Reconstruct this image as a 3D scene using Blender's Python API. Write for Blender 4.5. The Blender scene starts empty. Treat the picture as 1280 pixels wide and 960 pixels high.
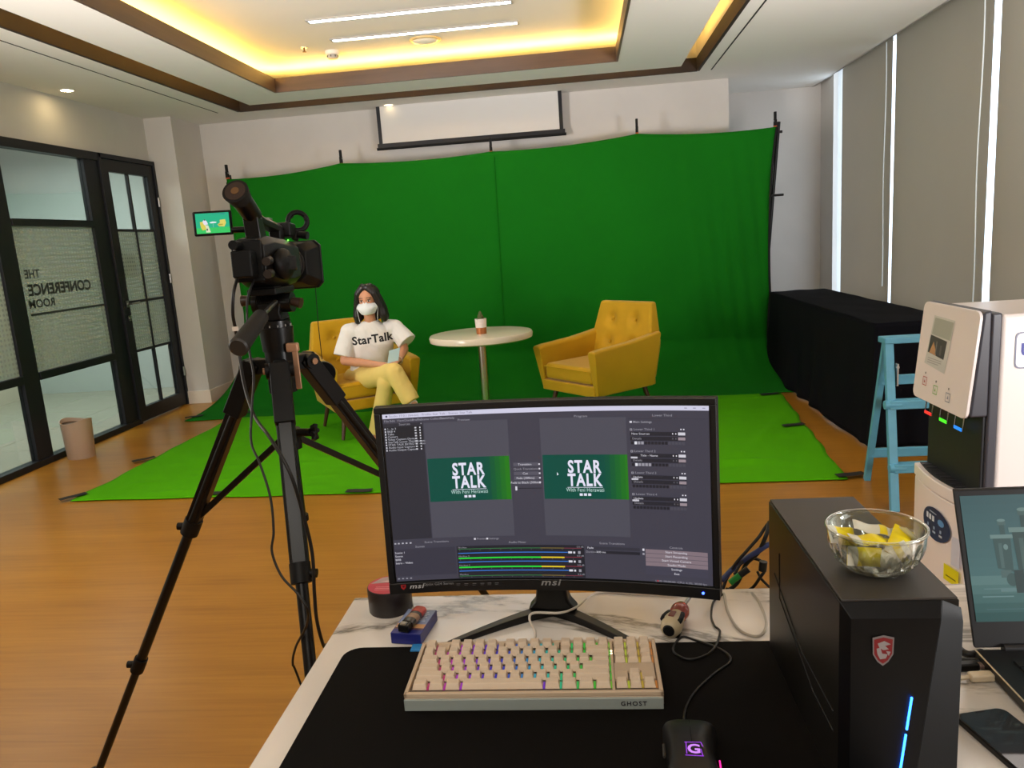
import bpy, bmesh, math, random
from mathutils import Vector, Matrix, Quaternion
from mathutils.bvhtree import BVHTree
from mathutils import noise as mnoise
random.seed(7)
V = Vector
S = bpy.context.scene
COL = S.collection
PI = math.pi

# ------------------------------------------------------------------ camera
F_PX, CAM_H = 962.0, 1.45
CAM_R = V((0.99374554, 0.08844074, -0.06817649))      # camera right in the world
CAM_D = V((-0.05037075, -0.18987211, -0.98051587))    # image down
CAM_F = V((-0.09966236, 0.97781737, -0.18422974))     # view direction
CAM_P = V((0, 0, CAM_H))
cd = bpy.data.cameras.new('camera'); cam = bpy.data.objects.new('camera', cd); COL.objects.link(cam)
cd.sensor_width = 36; cd.lens = F_PX / 1280 * 36; cd.clip_start = 0.02; cd.clip_end = 200
mw = Matrix((CAM_R, -CAM_D, -CAM_F)).transposed().to_4x4(); mw.translation = CAM_P
cam.matrix_world = mw
S.camera = cam

# ------------------------------------------------------------------ world, light, exposure
S.view_settings.view_transform = 'Standard'; S.view_settings.look = 'None'
S.view_settings.exposure = 0.6; S.view_settings.gamma = 1.0; S.view_settings.use_curve_mapping = False
S.cycles.use_denoising = True
S.cycles.max_bounces = 8; S.cycles.diffuse_bounces = 4; S.cycles.sample_clamp_indirect = 4.0
S.cycles.caustics_reflective = False; S.cycles.caustics_refractive = False
w = bpy.data.worlds.new('daylight'); S.world = w; w.use_nodes = True
w.node_tree.nodes['Background'].inputs[0].default_value = (0.86, 0.93, 1.0, 1)
w.node_tree.nodes['Background'].inputs[1].default_value = 2.5

def area(name, loc, target, size, energy, color, sy=None, spread=180):
    ld = bpy.data.lights.new(name, 'AREA'); ld.energy = energy; ld.color = color; ld.spread = math.radians(spread)
    ld.shape = 'RECTANGLE'; ld.size = size; ld.size_y = sy or size
    o = bpy.data.objects.new(name, ld); COL.objects.link(o); o.location = loc
    o.rotation_euler = (V(target) - V(loc)).to_track_quat('-Z', 'Y').to_euler()
    return o
area('studio_softbox', (-3.6, 2.3, 2.0), (-0.3, 6.2, 1.4), 0.8, 44, (1.0, 0.95, 0.88))
area('studio_softbox', (2.1, 0.45, 1.25), (1.35, 2.4, 0.95), 0.5, 24, (1.0, 0.97, 0.96))
area('added_overhead_fill', (-0.6, -0.8, 2.8), (-0.6, -0.8, 0), 1.6, 26, (1.0, 0.93, 0.82))  # unseen fill added overhead to raise the general light, not a fixture
area('window_daylight', (2.8, -0.7, 1.5), (0, -0.3, 2.6), 2.0, 18, (0.95, 0.98, 1.0), 1.8)  # added daylight-coloured fill for ceiling and desk; no window opens here
area('added_uplight', (-3.2, 2.4, 1.2), (-0.7, 6.8, 3.4), 0.7, 14, (1.0, 0.94, 0.95), None, 80)  # unseen uplight added to brighten the far ceiling
area('added_uplight', (2.3, 2.7, 1.3), (1.2, 4.9, 3.3), 0.6, 30, (1.0, 0.94, 0.95), None, 100)  # second added uplight, for the ceiling on the right
area('corridor_ceiling_light', (-5.4, 6.2, 2.7), (-5.4, 6.2, 0), 1.0, 64, (0.95, 1.0, 0.97), 3.0)

# ------------------------------------------------------------------ helpers
def at(px, py, y):
    """world point seen at a photograph pixel, at depth y into the room"""
    r = CAM_R * (px - 640) + CAM_D * (py - 480) + CAM_F * F_PX
    return CAM_P + r * (y / r.y)
def on(px, py, z):
    r = CAM_R * (px - 640) + CAM_D * (py - 480) + CAM_F * F_PX
    return CAM_P + r * ((z - CAM_H) / r.z)

def lin(c):
    return tuple((x / 12.92 if x <= 0.04045 else ((x + 0.055) / 1.055) ** 2.4) for x in [v / 255 for v in c])
MATS = {}
def mat(name, rgb, rough=0.5, metal=0.0, noise=0.0, scale=20, bump=0.0, bscale=80, emit=None, estr=1.0,
        alpha=1.0, trans=0.0, spec=0.5, coat=0.0, sheen=0.0, stretch=None):
    if name in MATS: return MATS[name]
    m = bpy.data.materials.new(name); m.use_nodes = True; nt = m.node_tree; b = nt.nodes['Principled BSDF']
    c = lin(rgb)
    b.inputs['Base Color'].default_value = (*c, 1); b.inputs['Roughness'].default_value = rough
    b.inputs['Metallic'].default_value = metal; b.inputs['Specular IOR Level'].default_value = spec
    b.inputs['Coat Weight'].default_value = coat; b.inputs['Specular IOR Level'].default_value = spec; b.inputs['Sheen Weight'].default_value = sheen
    b.inputs['Transmission Weight'].default_value = trans; b.inputs['Alpha'].default_value = alpha
    if emit:
        b.inputs['Emission Color'].default_value = (*lin(emit), 1); b.inputs['Emission Strength'].default_value = estr
    if noise or bump:
        tc = nt.nodes.new('ShaderNodeTexCoord'); mp = nt.nodes.new('ShaderNodeMapping')
        nt.links.new(tc.outputs['Object'], mp.inputs[0])
        if stretch: mp.inputs['Scale'].default_value = stretch
    if noise:
        n = nt.nodes.new('ShaderNodeTexNoise'); n.inputs['Scale'].default_value = scale; n.inputs['Detail'].default_value = 5
        nt.links.new(mp.outputs[0], n.inputs['Vector'])
        r = nt.nodes.new('ShaderNodeValToRGB')
        r.color_ramp.elements[0].position = 0.3; r.color_ramp.elements[1].position = 0.7
        r.color_ramp.elements[0].color = (*[x * (1 - noise) for x in c], 1)
        r.color_ramp.elements[1].color = (*[min(1, x * (1 + noise)) for x in c], 1)
        nt.links.new(n.outputs[0], r.inputs[0]); nt.links.new(r.outputs[0], b.inputs['Base Color'])
    if bump:
        n2 = nt.nodes.new('ShaderNodeTexNoise'); n2.inputs['Scale'].default_value = bscale; n2.inputs['Detail'].default_value = 3
        nt.links.new(mp.outputs[0], n2.inputs['Vector'])
        bp = nt.nodes.new('ShaderNodeBump'); bp.inputs['Strength'].default_value = bump; bp.inputs['Distance'].default_value = 0.004
        nt.links.new(n2.outputs[0], bp.inputs['Height']); nt.links.new(bp.outputs[0], b.inputs['Normal'])
    MATS[name] = m
    return m

class MB:
    """collects shapes and links them as ONE mesh object"""
    def __init__(s): s.bm = bmesh.new(); s.cl = None
    def _xf(s, vs, M):
        if M is not None:
            for v in vs: v.co = M @ v.co
    def box(s, c, d, M=None, rz=0, taper=None):
        c = V(c); d = V(d) / 2; R = Matrix.Rotation(rz, 3, 'Z')
        vs = []
        for z in (-1, 1):
            t = taper if (taper and z > 0) else 1
            for x, y in ((-1, -1), (1, -1), (1, 1), (-1, 1)):
                vs.append(s.bm.verts.new(c + R @ V((x * d.x * t, y * d.y * t, z * d.z))))
        for f in ((3, 2, 1, 0), (4, 5, 6, 7), (0, 1, 5, 4), (1, 2, 6, 5), (2, 3, 7, 6), (3, 0, 4, 7)):
            s.bm.faces.new([vs[i] for i in f])
        s._xf(vs, M); return s
    def cyl(s, p0, p1, r0, r1=None, n=16, M=None, cap=True):
        p0, p1 = V(p0), V(p1); r1 = r0 if r1 is None else r1
        d = (p1 - p0).normalized(); a = d.orthogonal().normalized(); b = d.cross(a)
        A = [s.bm.verts.new(p0 + (a * math.cos(2 * PI * i / n) + b * math.sin(2 * PI * i / n)) * r0) for i in range(n)]
        B = [s.bm.verts.new(p1 + (a * math.cos(2 * PI * i / n) + b * math.sin(2 * PI * i / n)) * r1) for i in range(n)]
        for i in range(n): s.bm.faces.new((A[i], A[(i + 1) % n], B[(i + 1) % n], B[i]))
        if cap: s.bm.faces.new(A[::-1]); s.bm.faces.new(B)
        s._xf(A + B, M); return s
    def ell(s, c, r, n=16, M=None, rot=None):
        r = V((r, r, r)) if isinstance(r, (int, float)) else V(r)
        X = Matrix.Translation(V(c)) @ (rot.to_4x4() if rot else Matrix.Identity(4)) @ Matrix.Diagonal((*r, 1))
        if M is not None: X = M @ X
        bmesh.ops.create_uvsphere(s.bm, u_segments=n, v_segments=max(6, n // 2 + 2), radius=1, matrix=X); return s
    def limb(s, pts, rad, n=14):
        for i, p in enumerate(pts):
            s.ell(p, rad[i], n)
            if i: s.cyl(pts[i - 1], p, rad[i - 1], rad[i], n)
        return s
    def loft(s, rings, cap=True, M=None, close=True):
        R = [[s.bm.verts.new(V(p)) for p in r] for r in rings]
        n = len(R[0])
        for a, b in zip(R, R[1:]):
            for i in range(n if close else n - 1): s.bm.faces.new((a[i], a[(i + 1) % n], b[(i + 1) % n], b[i]))
        if cap and close: s.bm.faces.new(R[0][::-1]); s.bm.faces.new(R[-1])
        for r in R: s._xf(r, M)
        return s
    def ring(s, c, rx, ry, ax, ay, n=20, e=1.0):
        c, ax, ay = V(c), V(ax), V(ay); out = []
        for i in range(n):
            t = 2 * PI * i / n; cx, sy = math.cos(t), math.sin(t)
            cx = math.copysign(abs(cx) ** e, cx); sy = math.copysign(abs(sy) ** e, sy)
            out.append(c + ax * rx * cx + ay * ry * sy)
        return out
    def lathe(s, prof, n=32, M=None, cap=False):
        rings = [[V((r * math.cos(2 * PI * i / n), r * math.sin(2 * PI * i / n), z)) for i in range(n)] for r, z in prof]
        return s.loft(rings, cap, M)
    def prism(s, poly, p0, p1, M=None, scale1=1.0):
        """poly: list of (a,b); plane YZ extruded along X from p0 to p1"""
        A = [V((p0, a, b)) for a, b in poly]; B = [V((p1, a, b)) for a, b in poly]
        return s.loft([A, B], True, M)
    def flat(s, poly, z0, z1, M=None):
        return s.loft([[V((a, b, z0)) for a, b in poly], [V((a, b, z1)) for a, b in poly]], True, M)
    def tube(s, pts, r, n=8, closed=False):
        pts = [V(p) for p in pts]; m = len(pts); rings = []; prev = None
        for i, p in enumerate(pts):
            d = (pts[(i + 1) % m] - pts[i - 1]) if (closed or 0 < i < m - 1) else (pts[1] - pts[0] if i == 0 else pts[-1] - pts[-2])
            d.normalize()
            a = d.orthogonal().normalized() if prev is None else (prev - d * prev.dot(d)).normalized()
            prev = a; b = d.cross(a)
            rings.append([p + (a * math.cos(2 * PI * k / n) + b * math.sin(2 * PI * k / n)) * r for k in range(n)])
        if closed: rings.append(rings[0])
        return s.loft(rings, not closed)
    def grid(s, fn, nu, nv, close=False):
        g = [[s.bm.verts.new(V(fn(i / nu, j / nv))) for i in range(nu + 1)] for j in range(nv + 1)]
        for j in range(nv):
            for i in range(nu): s.bm.faces.new((g[j][i], g[j][i + 1], g[j + 1][i + 1], g[j + 1][i]))
        return s
    def mesh(s, me, M=None):
        n0 = len(s.bm.verts); s.bm.from_mesh(me); s.bm.verts.ensure_lookup_table()
        s._xf(s.bm.verts[n0:], M); return s
    def build(s, name, m=None, parent=None, smooth=False, bevel=0, seg=2, sub=0, solid=0, loc=None, weld=False):
        if weld: bmesh.ops.remove_doubles(s.bm, verts=s.bm.verts, dist=1e-5)
        bmesh.ops.recalc_face_normals(s.bm, faces=s.bm.faces)
        me = bpy.data.meshes.new(name); s.bm.to_mesh(me); s.bm.free()
        if smooth:
            for p in me.polygons: p.use_smooth = True
        if m: me.materials.append(m)
        o = bpy.data.objects.new(name, me); COL.objects.link(o)
        if parent: o.parent = parent
        if loc is not None: o.location = loc
        if solid:
            k = o.modifiers.new('s', 'SOLIDIFY'); k.thickness = solid; k.offset = 0
        if bevel:
            k = o.modifiers.new('b', 'BEVEL'); k.width = bevel; k.segments = seg; k.limit_method = 'ANGLE'; k.angle_limit = 0.6
            for p in me.polygons: p.use_smooth = True
            k.harden_normals = True
        if sub:
            k = o.modifiers.new('u', 'SUBSURF'); k.levels = sub; k.render_levels = sub
        if smooth == 'auto':
            me.set_sharp_from_angle(angle=0.7)
        return o

def thing(name, label, cat, loc=(0, 0, 0), rz=0, group=None, rot=None):
    o = bpy.data.objects.new(name, None); COL.objects.link(o); o.empty_display_size = 0.05
    o.location = loc; o.rotation_euler = rot if rot else (0, 0, rz)
    o['label'] = label; o['category'] = cat
    if group: o['group'] = group
    return o
def tag(o, label, cat, group=None, kind=None):
    o['label'] = label; o['category'] = cat
    if group: o['group'] = group
    if kind: o['kind'] = kind
    return o
def struct(o): o['kind'] = 'structure'; return o
def bx(name, m, lo, hi, parent=None, bevel=0):
    lo, hi = V(lo), V(hi)
    return MB().box((lo + hi) / 2, hi - lo).build(name, m, parent, bevel=bevel)
def dup(o, loc=None, rz=None, parent=None, label=None):
    c = o.copy(); COL.objects.link(c)
    if parent: c.parent = parent
    for ch in o.children: dup(ch, parent=c)
    if loc is not None: c.location = loc
    if rz is not None: c.rotation_euler = (0, 0, rz)
    if label: c['label'] = label
    return c
def spline(pts, n=10):
    """Catmull-Rom through the points"""
    P = [V(p) for p in pts]; P = [P[0] * 2 - P[1]] + P + [P[-1] * 2 - P[-2]]; out = []
    for i in range(1, len(P) - 2):
        a, b, c, d = P[i - 1:i + 3]
        for k in range(n):
            t = k / n
            out.append(0.5 * ((2 * b) + (c - a) * t + (2 * a - 5 * b + 4 * c - d) * t * t + (3 * b - a - 3 * c + d) * t ** 3))
    out.append(P[-2]); return out
def fuse(mb, name, m, parent, voxel, smooth_it=6, dec=1.0):
    """voxel-union the overlapping closed shapes into one continuous surface"""
    o = mb.build(name + '_tmp', None)
    k = o.modifiers.new('r', 'REMESH'); k.mode = 'VOXEL'; k.voxel_size = voxel
    if smooth_it:
        k = o.modifiers.new('c', 'SMOOTH'); k.factor = 0.5; k.iterations = smooth_it
    dg = bpy.context.evaluated_depsgraph_get(); me = bpy.data.meshes.new_from_object(o.evaluated_get(dg))
    bpy.data.objects.remove(o, do_unlink=True); me.name = name
    for p in me.polygons: p.use_smooth = True
    me.materials.clear()
    if m: me.materials.append(m)
    r = bpy.data.objects.new(name, me); COL.objects.link(r)
    if parent: r.parent = parent
    return r
TXT = {}
def text_mesh(s, size=1.0, bold=0.0, align='CENTER', space=1.0, shear=0.0, ext=0.0):
    """flat lettering as a mesh in the XY plane, baseline at y=0"""
    key = (s, size, bold, align, space, shear, ext)
    if key not in TXT:
        cu = bpy.data.curves.new('t', 'FONT'); cu.body = s; cu.size = size; cu.align_x = align; cu.offset = bold * size
        cu.resolution_u = 3; cu.space_character = space; cu.shear = shear; cu.extrude = ext
        o = bpy.data.objects.new('t', cu); COL.objects.link(o)
        dg = bpy.context.evaluated_depsgraph_get(); me = bpy.data.meshes.new_from_object(o.evaluated_get(dg))
        bpy.data.objects.remove(o, do_unlink=True); TXT[key] = me
    return TXT[key]
def lettering(name, s, size, m, parent, M, bold=0.0, align='CENTER', space=1.0, shear=0.0, ext=0.0002):
    o = bpy.data.objects.new(name, MB().mesh(text_mesh(s, size, bold, align, space, shear, ext), M).build(name, m).data)
    for q in [q for q in bpy.data.objects if q.data == o.data and q is not o]: bpy.data.objects.remove(q)
    o.name = name; COL.objects.link(o); o.parent = parent
    return o
class Paint:
    """flat coloured shapes (rectangles, polygons, lettering) for lit screens and print; one mesh with a colour per face"""
    def __init__(s, fn): s.v = []; s.f = []; s.c = []; s.fn = fn; s.layer = 0
    def rect(s, u0, v0, u1, v1, col, nseg=None):
        s.layer += 1
        b = len(s.v); L = s.layer; us = [u0] + [k / 64 for k in range(65) if u0 + 1e-5 < k / 64 < u1 - 1e-5] + [u1]
        n = len(us) - 1
        for u in us: s.v += [s.fn(u, v0, L), s.fn(u, v1, L)]
        for i in range(n):
            s.f.append((b + 2 * i, b + 2 * i + 1, b + 2 * i + 3, b + 2 * i + 2)); s.c.append(col if not callable(col) else col((i + .5) / n))
    def poly(s, pts, col):
        s.layer += 1; b = len(s.v); s.v += [s.fn(u, v, s.layer) for u, v in pts]; s.f.append(tuple(range(b, b + len(pts)))); s.c.append(col)
    def disc(s, u, v, ru, rv, col, n=12):
        s.poly([(u + ru * math.cos(2 * PI * i / n), v - rv * math.sin(2 * PI * i / n)) for i in range(n)], col)
    def text(s, t, u, v, hu, hv, col, bold=0.0, align='LEFT', space=1.0, shear=0.0):
        me = text_mesh(t, 1.0, bold, align, space, shear); s.layer += 1; b = len(s.v)
        s.v += [s.fn(u + p.co.x * hu, v - p.co.y * hv, s.layer) for p in me.vertices]
        for p in me.polygons: s.f.append(tuple(b + i for i in p.vertices)); s.c.append(col)
    def build(s, name, m, parent):
        me = bpy.data.meshes.new(name); me.from_pydata([tuple(v) for v in s.v], [], s.f)
        ca = me.color_attributes.new('Col', 'FLOAT_COLOR', 'CORNER')
        for p, c in zip(me.polygons, s.c):
            for li in p.loop_indices: ca.data[li].color = (*lin(c), 1)
        me.materials.append(m); o = bpy.data.objects.new(name, me); COL.objects.link(o); o.parent = parent
        return o
def colmat(name, emit, rough=0.4):
    m = bpy.data.materials.new(name); m.use_nodes = True; nt = m.node_tree; b = nt.nodes['Principled BSDF']
    a = nt.nodes.new('ShaderNodeVertexColor'); a.layer_name = 'Col'; b.inputs['Roughness'].default_value = rough
    if emit:
        b.inputs['Base Color'].default_value = (0, 0, 0, 1)
        nt.links.new(a.outputs[0], b.inputs['Emission Color']); b.inputs['Emission Strength'].default_value = emit
    else: nt.links.new(a.outputs[0], b.inputs['Base Color'])
    return m
SCREEN = colmat('lit_screen', .66); PRINT = colmat('printed_colours', 0)
# ------------------------------------------------------------------ materials of the room
def wood_floor():
    m = bpy.data.materials.new('oak_laminate'); m.use_nodes = True; nt = m.node_tree; b = nt.nodes['Principled BSDF']
    tc = nt.nodes.new('ShaderNodeTexCoord')
    def nz(sc, s, det=6, dist=0.0):
        mp = nt.nodes.new('ShaderNodeMapping'); mp.inputs['Scale'].default_value = sc; nt.links.new(tc.outputs['Object'], mp.inputs[0])
        n = nt.nodes.new('ShaderNodeTexNoise'); n.inputs['Scale'].default_value = s; n.inputs['Detail'].default_value = det
        n.inputs['Distortion'].default_value = dist; nt.links.new(mp.outputs[0], n.inputs['Vector']); return n
    fine = nz((1.2, 26, 1), 2.0, 8, 0.6); broad = nz((0.5, 5.0, 1), 1.6, 3, 0.3)
    br = nt.nodes.new('ShaderNodeTexBrick'); br.offset = 0.37; br.inputs['Scale'].default_value = 1.0
    br.inputs['Brick Width'].default_value = 1.3; br.inputs['Row Height'].default_value = 0.13; br.inputs['Mortar Size'].default_value = 0.0
    br.inputs['Color1'].default_value = (0.42,) * 3 + (1,); br.inputs['Color2'].default_value = (0.58,) * 3 + (1,)
    nt.links.new(tc.outputs['Object'], br.inputs['Vector'])
    mx = nt.nodes.new('ShaderNodeMix'); mx.data_type = 'RGBA'; mx.inputs[0].default_value = 0.45
    nt.links.new(fine.outputs[0], mx.inputs[6]); nt.links.new(broad.outputs[0], mx.inputs[7])
    m2 = nt.nodes.new('ShaderNodeMix'); m2.data_type = 'RGBA'; m2.inputs[0].default_value = 0.22
    nt.links.new(mx.outputs[2], m2.inputs[6]); nt.links.new(br.outputs[0], m2.inputs[7])
    r = nt.nodes.new('ShaderNodeValToRGB'); e = r.color_ramp.elements
    e[0].position = 0.22; e[0].color = (*lin((127, 80, 22)), 1); e[1].position = 0.78; e[1].color = (*lin((178, 126, 46)), 1)
    k = r.color_ramp.elements.new(0.48); k.color = (*lin((157, 106, 32)), 1)
    nt.links.new(m2.outputs[2], r.inputs[0]); nt.links.new(r.outputs[0], b.inputs['Base Color'])
    b.inputs['Roughness'].default_value = 0.32; b.inputs['Specular IOR Level'].default_value = 0.45
    return m
def marble():
    m = bpy.data.materials.new('white_marble'); m.use_nodes = True; nt = m.node_tree; b = nt.nodes['Principled BSDF']
    tc = nt.nodes.new('ShaderNodeTexCoord'); mp = nt.nodes.new('ShaderNodeMapping'); mp.inputs['Rotation'].default_value = (0, 0, 0.55)
    mp.inputs['Scale'].default_value = (0.8, 1.5, 1); nt.links.new(tc.outputs['Object'], mp.inputs[0])
    n = nt.nodes.new('ShaderNodeTexNoise'); n.inputs['Scale'].default_value = 0.9; n.inputs['Detail'].default_value = 9
    n.inputs['Distortion'].default_value = 1.2; n.inputs['Roughness'].default_value = 0.6; nt.links.new(mp.outputs[0], n.inputs['Vector'])
    r = nt.nodes.new('ShaderNodeValToRGB'); e = r.color_ramp.elements
    e[0].position = 0.475; e[0].color = (*lin((226, 218, 208)), 1); e[1].position = 0.525; e[1].color = (*lin((226, 218, 208)), 1)
    for p, c in ((0.487, (204, 196, 184)), (0.498, (120, 114, 106)), (0.506, (186, 178, 168))):
        k = e.new(p); k.color = (*lin(c), 1)
    nt.links.new(n.outputs[0], r.inputs[0]); nt.links.new(r.outputs[0], b.inputs['Base Color'])
    b.inputs['Roughness'].default_value = 0.16
    return m
def dotted_film():
    """frosted film with rows of clear dots"""
    m = bpy.data.materials.new('dotted_frosted_film'); m.use_nodes = True; nt = m.node_tree; b = nt.nodes['Principled BSDF']
    b.inputs['Base Color'].default_value = (*lin((168, 182, 174)), 1); b.inputs['Roughness'].default_value = 0.55
    tc = nt.nodes.new('ShaderNodeTexCoord'); sp = nt.nodes.new('ShaderNodeSeparateXYZ'); nt.links.new(tc.outputs['Object'], sp.inputs[0])
    def wave(o, per):
        a = nt.nodes.new('ShaderNodeMath'); a.operation = 'MULTIPLY'; a.inputs[1].default_value = 2 * PI / per; nt.links.new(o, a.inputs[0])
        c = nt.nodes.new('ShaderNodeMath'); c.operation = 'SINE'; nt.links.new(a.outputs[0], c.inputs[0]); return c.outputs[0]
    s = nt.nodes.new('ShaderNodeMath'); s.operation = 'ADD'; nt.links.new(wave(sp.outputs[1], 0.036), s.inputs[0]); nt.links.new(wave(sp.outputs[2], 0.036), s.inputs[1])
    g = nt.nodes.new('ShaderNodeMapRange'); g.inputs[1].default_value = 0.3; g.inputs[2].default_value = 1.0
    g.inputs[3].default_value = 0.86; g.inputs[4].default_value = 0.52; nt.links.new(s.outputs[0], g.inputs[0])
    nt.links.new(g.outputs[0], b.inputs['Alpha'])
    return m
def clear_glass(name, tint, refl=0.12):
    m = bpy.data.materials.new(name); m.use_nodes = True; nt = m.node_tree; nt.nodes.remove(nt.nodes['Principled BSDF'])
    t = nt.nodes.new('ShaderNodeBsdfTransparent'); t.inputs[0].default_value = (*tint, 1)
    g = nt.nodes.new('ShaderNodeBsdfGlossy'); g.inputs['Roughness'].default_value = 0.03
    x = nt.nodes.new('ShaderNodeMixShader'); x.inputs[0].default_value = refl
    nt.links.new(t.outputs[0], x.inputs[1]); nt.links.new(g.outputs[0], x.inputs[2])
    nt.links.new(x.outputs[0], nt.nodes['Material Output'].inputs[0]); return m
WALL = mat('wall_paint', (206, 201, 194), 0.85, noise=0.03, scale=3, bump=0.05, bscale=200)
CEIL = mat('ceiling_paint', (232, 228, 220), 0.9)
UPPER = mat('upper_ceiling_paint', (232, 224, 216), 0.9)
BROWN = mat('brown_wood_trim', (86, 66, 52), 0.45, noise=0.15, scale=6, stretch=(0.3, 0.3, 6))
BROWN2 = mat('shaded_brown_wood_trim', (50, 41, 35), 0.7, spec=.2, noise=0.04, scale=6, stretch=(0.3, 0.3, 6))  # brown trim copy with shade put into its colour against the strip glow
SKIRT = mat('skirting_paint', (226, 214, 198), 0.5)
BLK = mat('black_frame', (26, 27, 32), 0.45, spec=.3, noise=0.1, scale=8)
GLASS = clear_glass('partition_glass', (0.84, 0.89, 0.87), 0.10)
WGLASS = clear_glass('window_glass', (0.9, 0.95, 1.0), 0.06)
FILM = dotted_film()
MARBLE = marble()
def blind_fabric():
    m = mat('grey_roller_blind', (150, 144, 132), .85, noise=.02, scale=2); nt = m.node_tree; b = nt.nodes['Principled BSDF']
    tl_ = nt.nodes.new('ShaderNodeBsdfTranslucent'); tl_.inputs[0].default_value = (.60, .47, .33, 1)
    x = nt.nodes.new('ShaderNodeMixShader'); x.inputs[0].default_value = .06
    nt.links.new(b.outputs[0], x.inputs[1]); nt.links.new(tl_.outputs[0], x.inputs[2]); nt.links.new(x.outputs[0], nt.nodes['Material Output'].inputs[0]); return m
BLIND = blind_fabric()
WHITE = mat('white_plastic', (236, 230, 224), 0.4)
STEEL = mat('brushed_steel', (190, 188, 184), 0.28, 1.0)
DARK = mat('black_plastic', (13, 13, 14), 0.38, spec=.35)
DARKM = mat('matt_black_plastic', (9, 9, 9), 0.62, spec=.25)
RUB = mat('black_rubber', (13, 11, 10), 0.8, bump=0.1, bscale=900)

# ------------------------------------------------------------------ room shell
struct(bx('floor', wood_floor(), (-4.25, -2.6, -0.06), (2.95, 9.2, 0.0)))
cf = struct(bx('floor', mat('tile_joint', (110, 106, 98), 0.7), (-7.3, 2.0, -0.06), (-4.25, 9.0, -0.012)))
TILE = mat('corridor_tile', (176, 170, 152), 0.22, noise=0.04, scale=3)
tb = None
for i in range(4):
    for j in range(8):
        x0 = -4.27 - 0.76 * (i + 1); y0 = 2.6 + j * 0.8
        if tb is None: tb = MB().box((0, 0, 0), (0.754, 0.794, 0.012)).build('tile', TILE, cf, bevel=0.002, seg=1); o = tb
        else: o = tb.copy(); COL.objects.link(o)
        o.location = (x0 + 0.38, y0 + 0.4, -0.006)
struct(bx('wall_back', WALL, (-4.3, 8.1, 0), (1.5, 9.2, 3.2)))
struct(bx('wall_back', WALL, (1.5, 9.05, 0), (2.95, 9.2, 3.2)))
struct(bx('wall_left', WALL, (-4.3, 1.6, 2.44), (-4.2, 7.52, 3.2)))
struct(bx('wall_left', WALL, (-4.3, -2.6, 0), (-4.2, 1.6, 3.2)))
struct(bx('wall_front', WALL, (-4.3, -2.7, 0), (2.95, -2.6, 3.2)))
struct(bx('column', WALL, (-4.3, 7.52, 0), (-3.92, 8.1, 2.85)))
struct(bx('wall_right', WALL, (2.82, -2.6, 0), (2.98, 1.4, 3.2)))
struct(bx('wall_right', WALL, (2.655, 8.62, 0), (2.70, 9.05, 3.04)))
CW = mat('corridor_wall', (198, 204, 202), 0.8)
struct(bx('wall_corridor', CW, (-7.3, 8.6, 0), (-4.3, 8.7, 2.9)))
struct(bx('wall_corridor', CW, (-7.4, 1.6, 0), (-7.3, 8.7, 2.9)))
struct(bx('wall_corridor', mat('corridor_grey', (92, 98, 96), 0.8), (-7.3, 1.9, 0), (-5.2, 2.0, 2.9)))
# a lower white wall stretch seen through the panes, with its skirting
struct(bx('wall_corridor', CW, (-6.75, 6.1, 0), (-6.65, 8.6, 2.9)))
struct(bx('baseboard_corridor', SKIRT, (-6.65, 6.1, 0), (-6.635, 8.6, 0.16)))
struct(bx('ceiling', CW, (-7.4, 1.6, 2.88), (-4.3, 8.7, 2.95)))
struct(bx('baseboard_left', SKIRT, (-4.2, 7.505, 0), (-3.905, 7.52, 0.13)))
struct(bx('baseboard_left', SKIRT, (-3.92, 7.52, 0), (-3.905, 8.1, 0.13)))
struct(bx('baseboard_back', SKIRT, (-3.905, 8.085, 0), (1.5, 8.1, 0.13)))

# ceiling: lower field with a big opening, a dropped panel ring, an upper field
ZC, ZU, ZP = 2.85, 3.10, 2.965
OX0, OX1, OY0, OY1 = -3.25, 1.13, -0.6, 7.6          # opening
RX0, RX1, RY0, RY1 = -3.03, 0.95, -0.4, 7.33         # dropped ring outer
IX0, IX1, IY0, IY1 = -2.60, 0.37, 0.4, 6.88          # dropped ring inner
def frame_mb(a, b, z0, z1):
    (X0, X1, Y0, Y1), (x0, x1, y0, y1) = a, b; m = MB()
    for lo, hi in (((X0, Y0), (x0, Y1)), ((x1, Y0), (X1, Y1)), ((x0, Y0), (x1, y0)), ((x0, y1), (x1, Y1))):
        m.box(((lo[0] + hi[0]) / 2, (lo[1] + hi[1]) / 2, (z0 + z1) / 2), (hi[0] - lo[0], hi[1] - lo[1], z1 - z0))
    return m
struct(frame_mb((-4.3, 2.58, -2.6, 9.1), (OX0, OX1, OY0, OY1), ZC, ZC + 0.02).build('ceiling', CEIL))
struct(bx('ceiling', CEIL, (2.58, -2.6, 3.02), (2.98, 9.1, 3.05)))
struct(bx('trim_1', CEIL, (2.57, -2.6, ZC), (2.585, 9.1, 3.05)))
struct(bx('ceiling', UPPER, (OX0 - 0.02, OY0 - 0.02, ZU), (OX1 + 0.02, OY1 + 0.02, ZU + 0.03)))
n = 2
for lo, hi in (((OX0 - .02, OY0, 0), (OX0 + .006, OY1, 0)), ((OX1 - .006, OY0, 0), (OX1 + .02, OY1, 0)), ((OX0, OY1 - .006, 0), (OX1, OY1 + .02, 0))):
    struct(bx('trim_%d' % n, BROWN2, (lo[0], lo[1], ZC - 0.002), (hi[0], hi[1], ZP))); n += 1
    struct(bx('ceiling', UPPER, (lo[0], lo[1], ZP), (hi[0], hi[1], ZU)))
ring = struct(frame_mb((RX0, RX1, RY0, RY1), (IX0, IX1, IY0, IY1), ZC, ZP - 0.01).build('ceiling_panel', CEIL))
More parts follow.
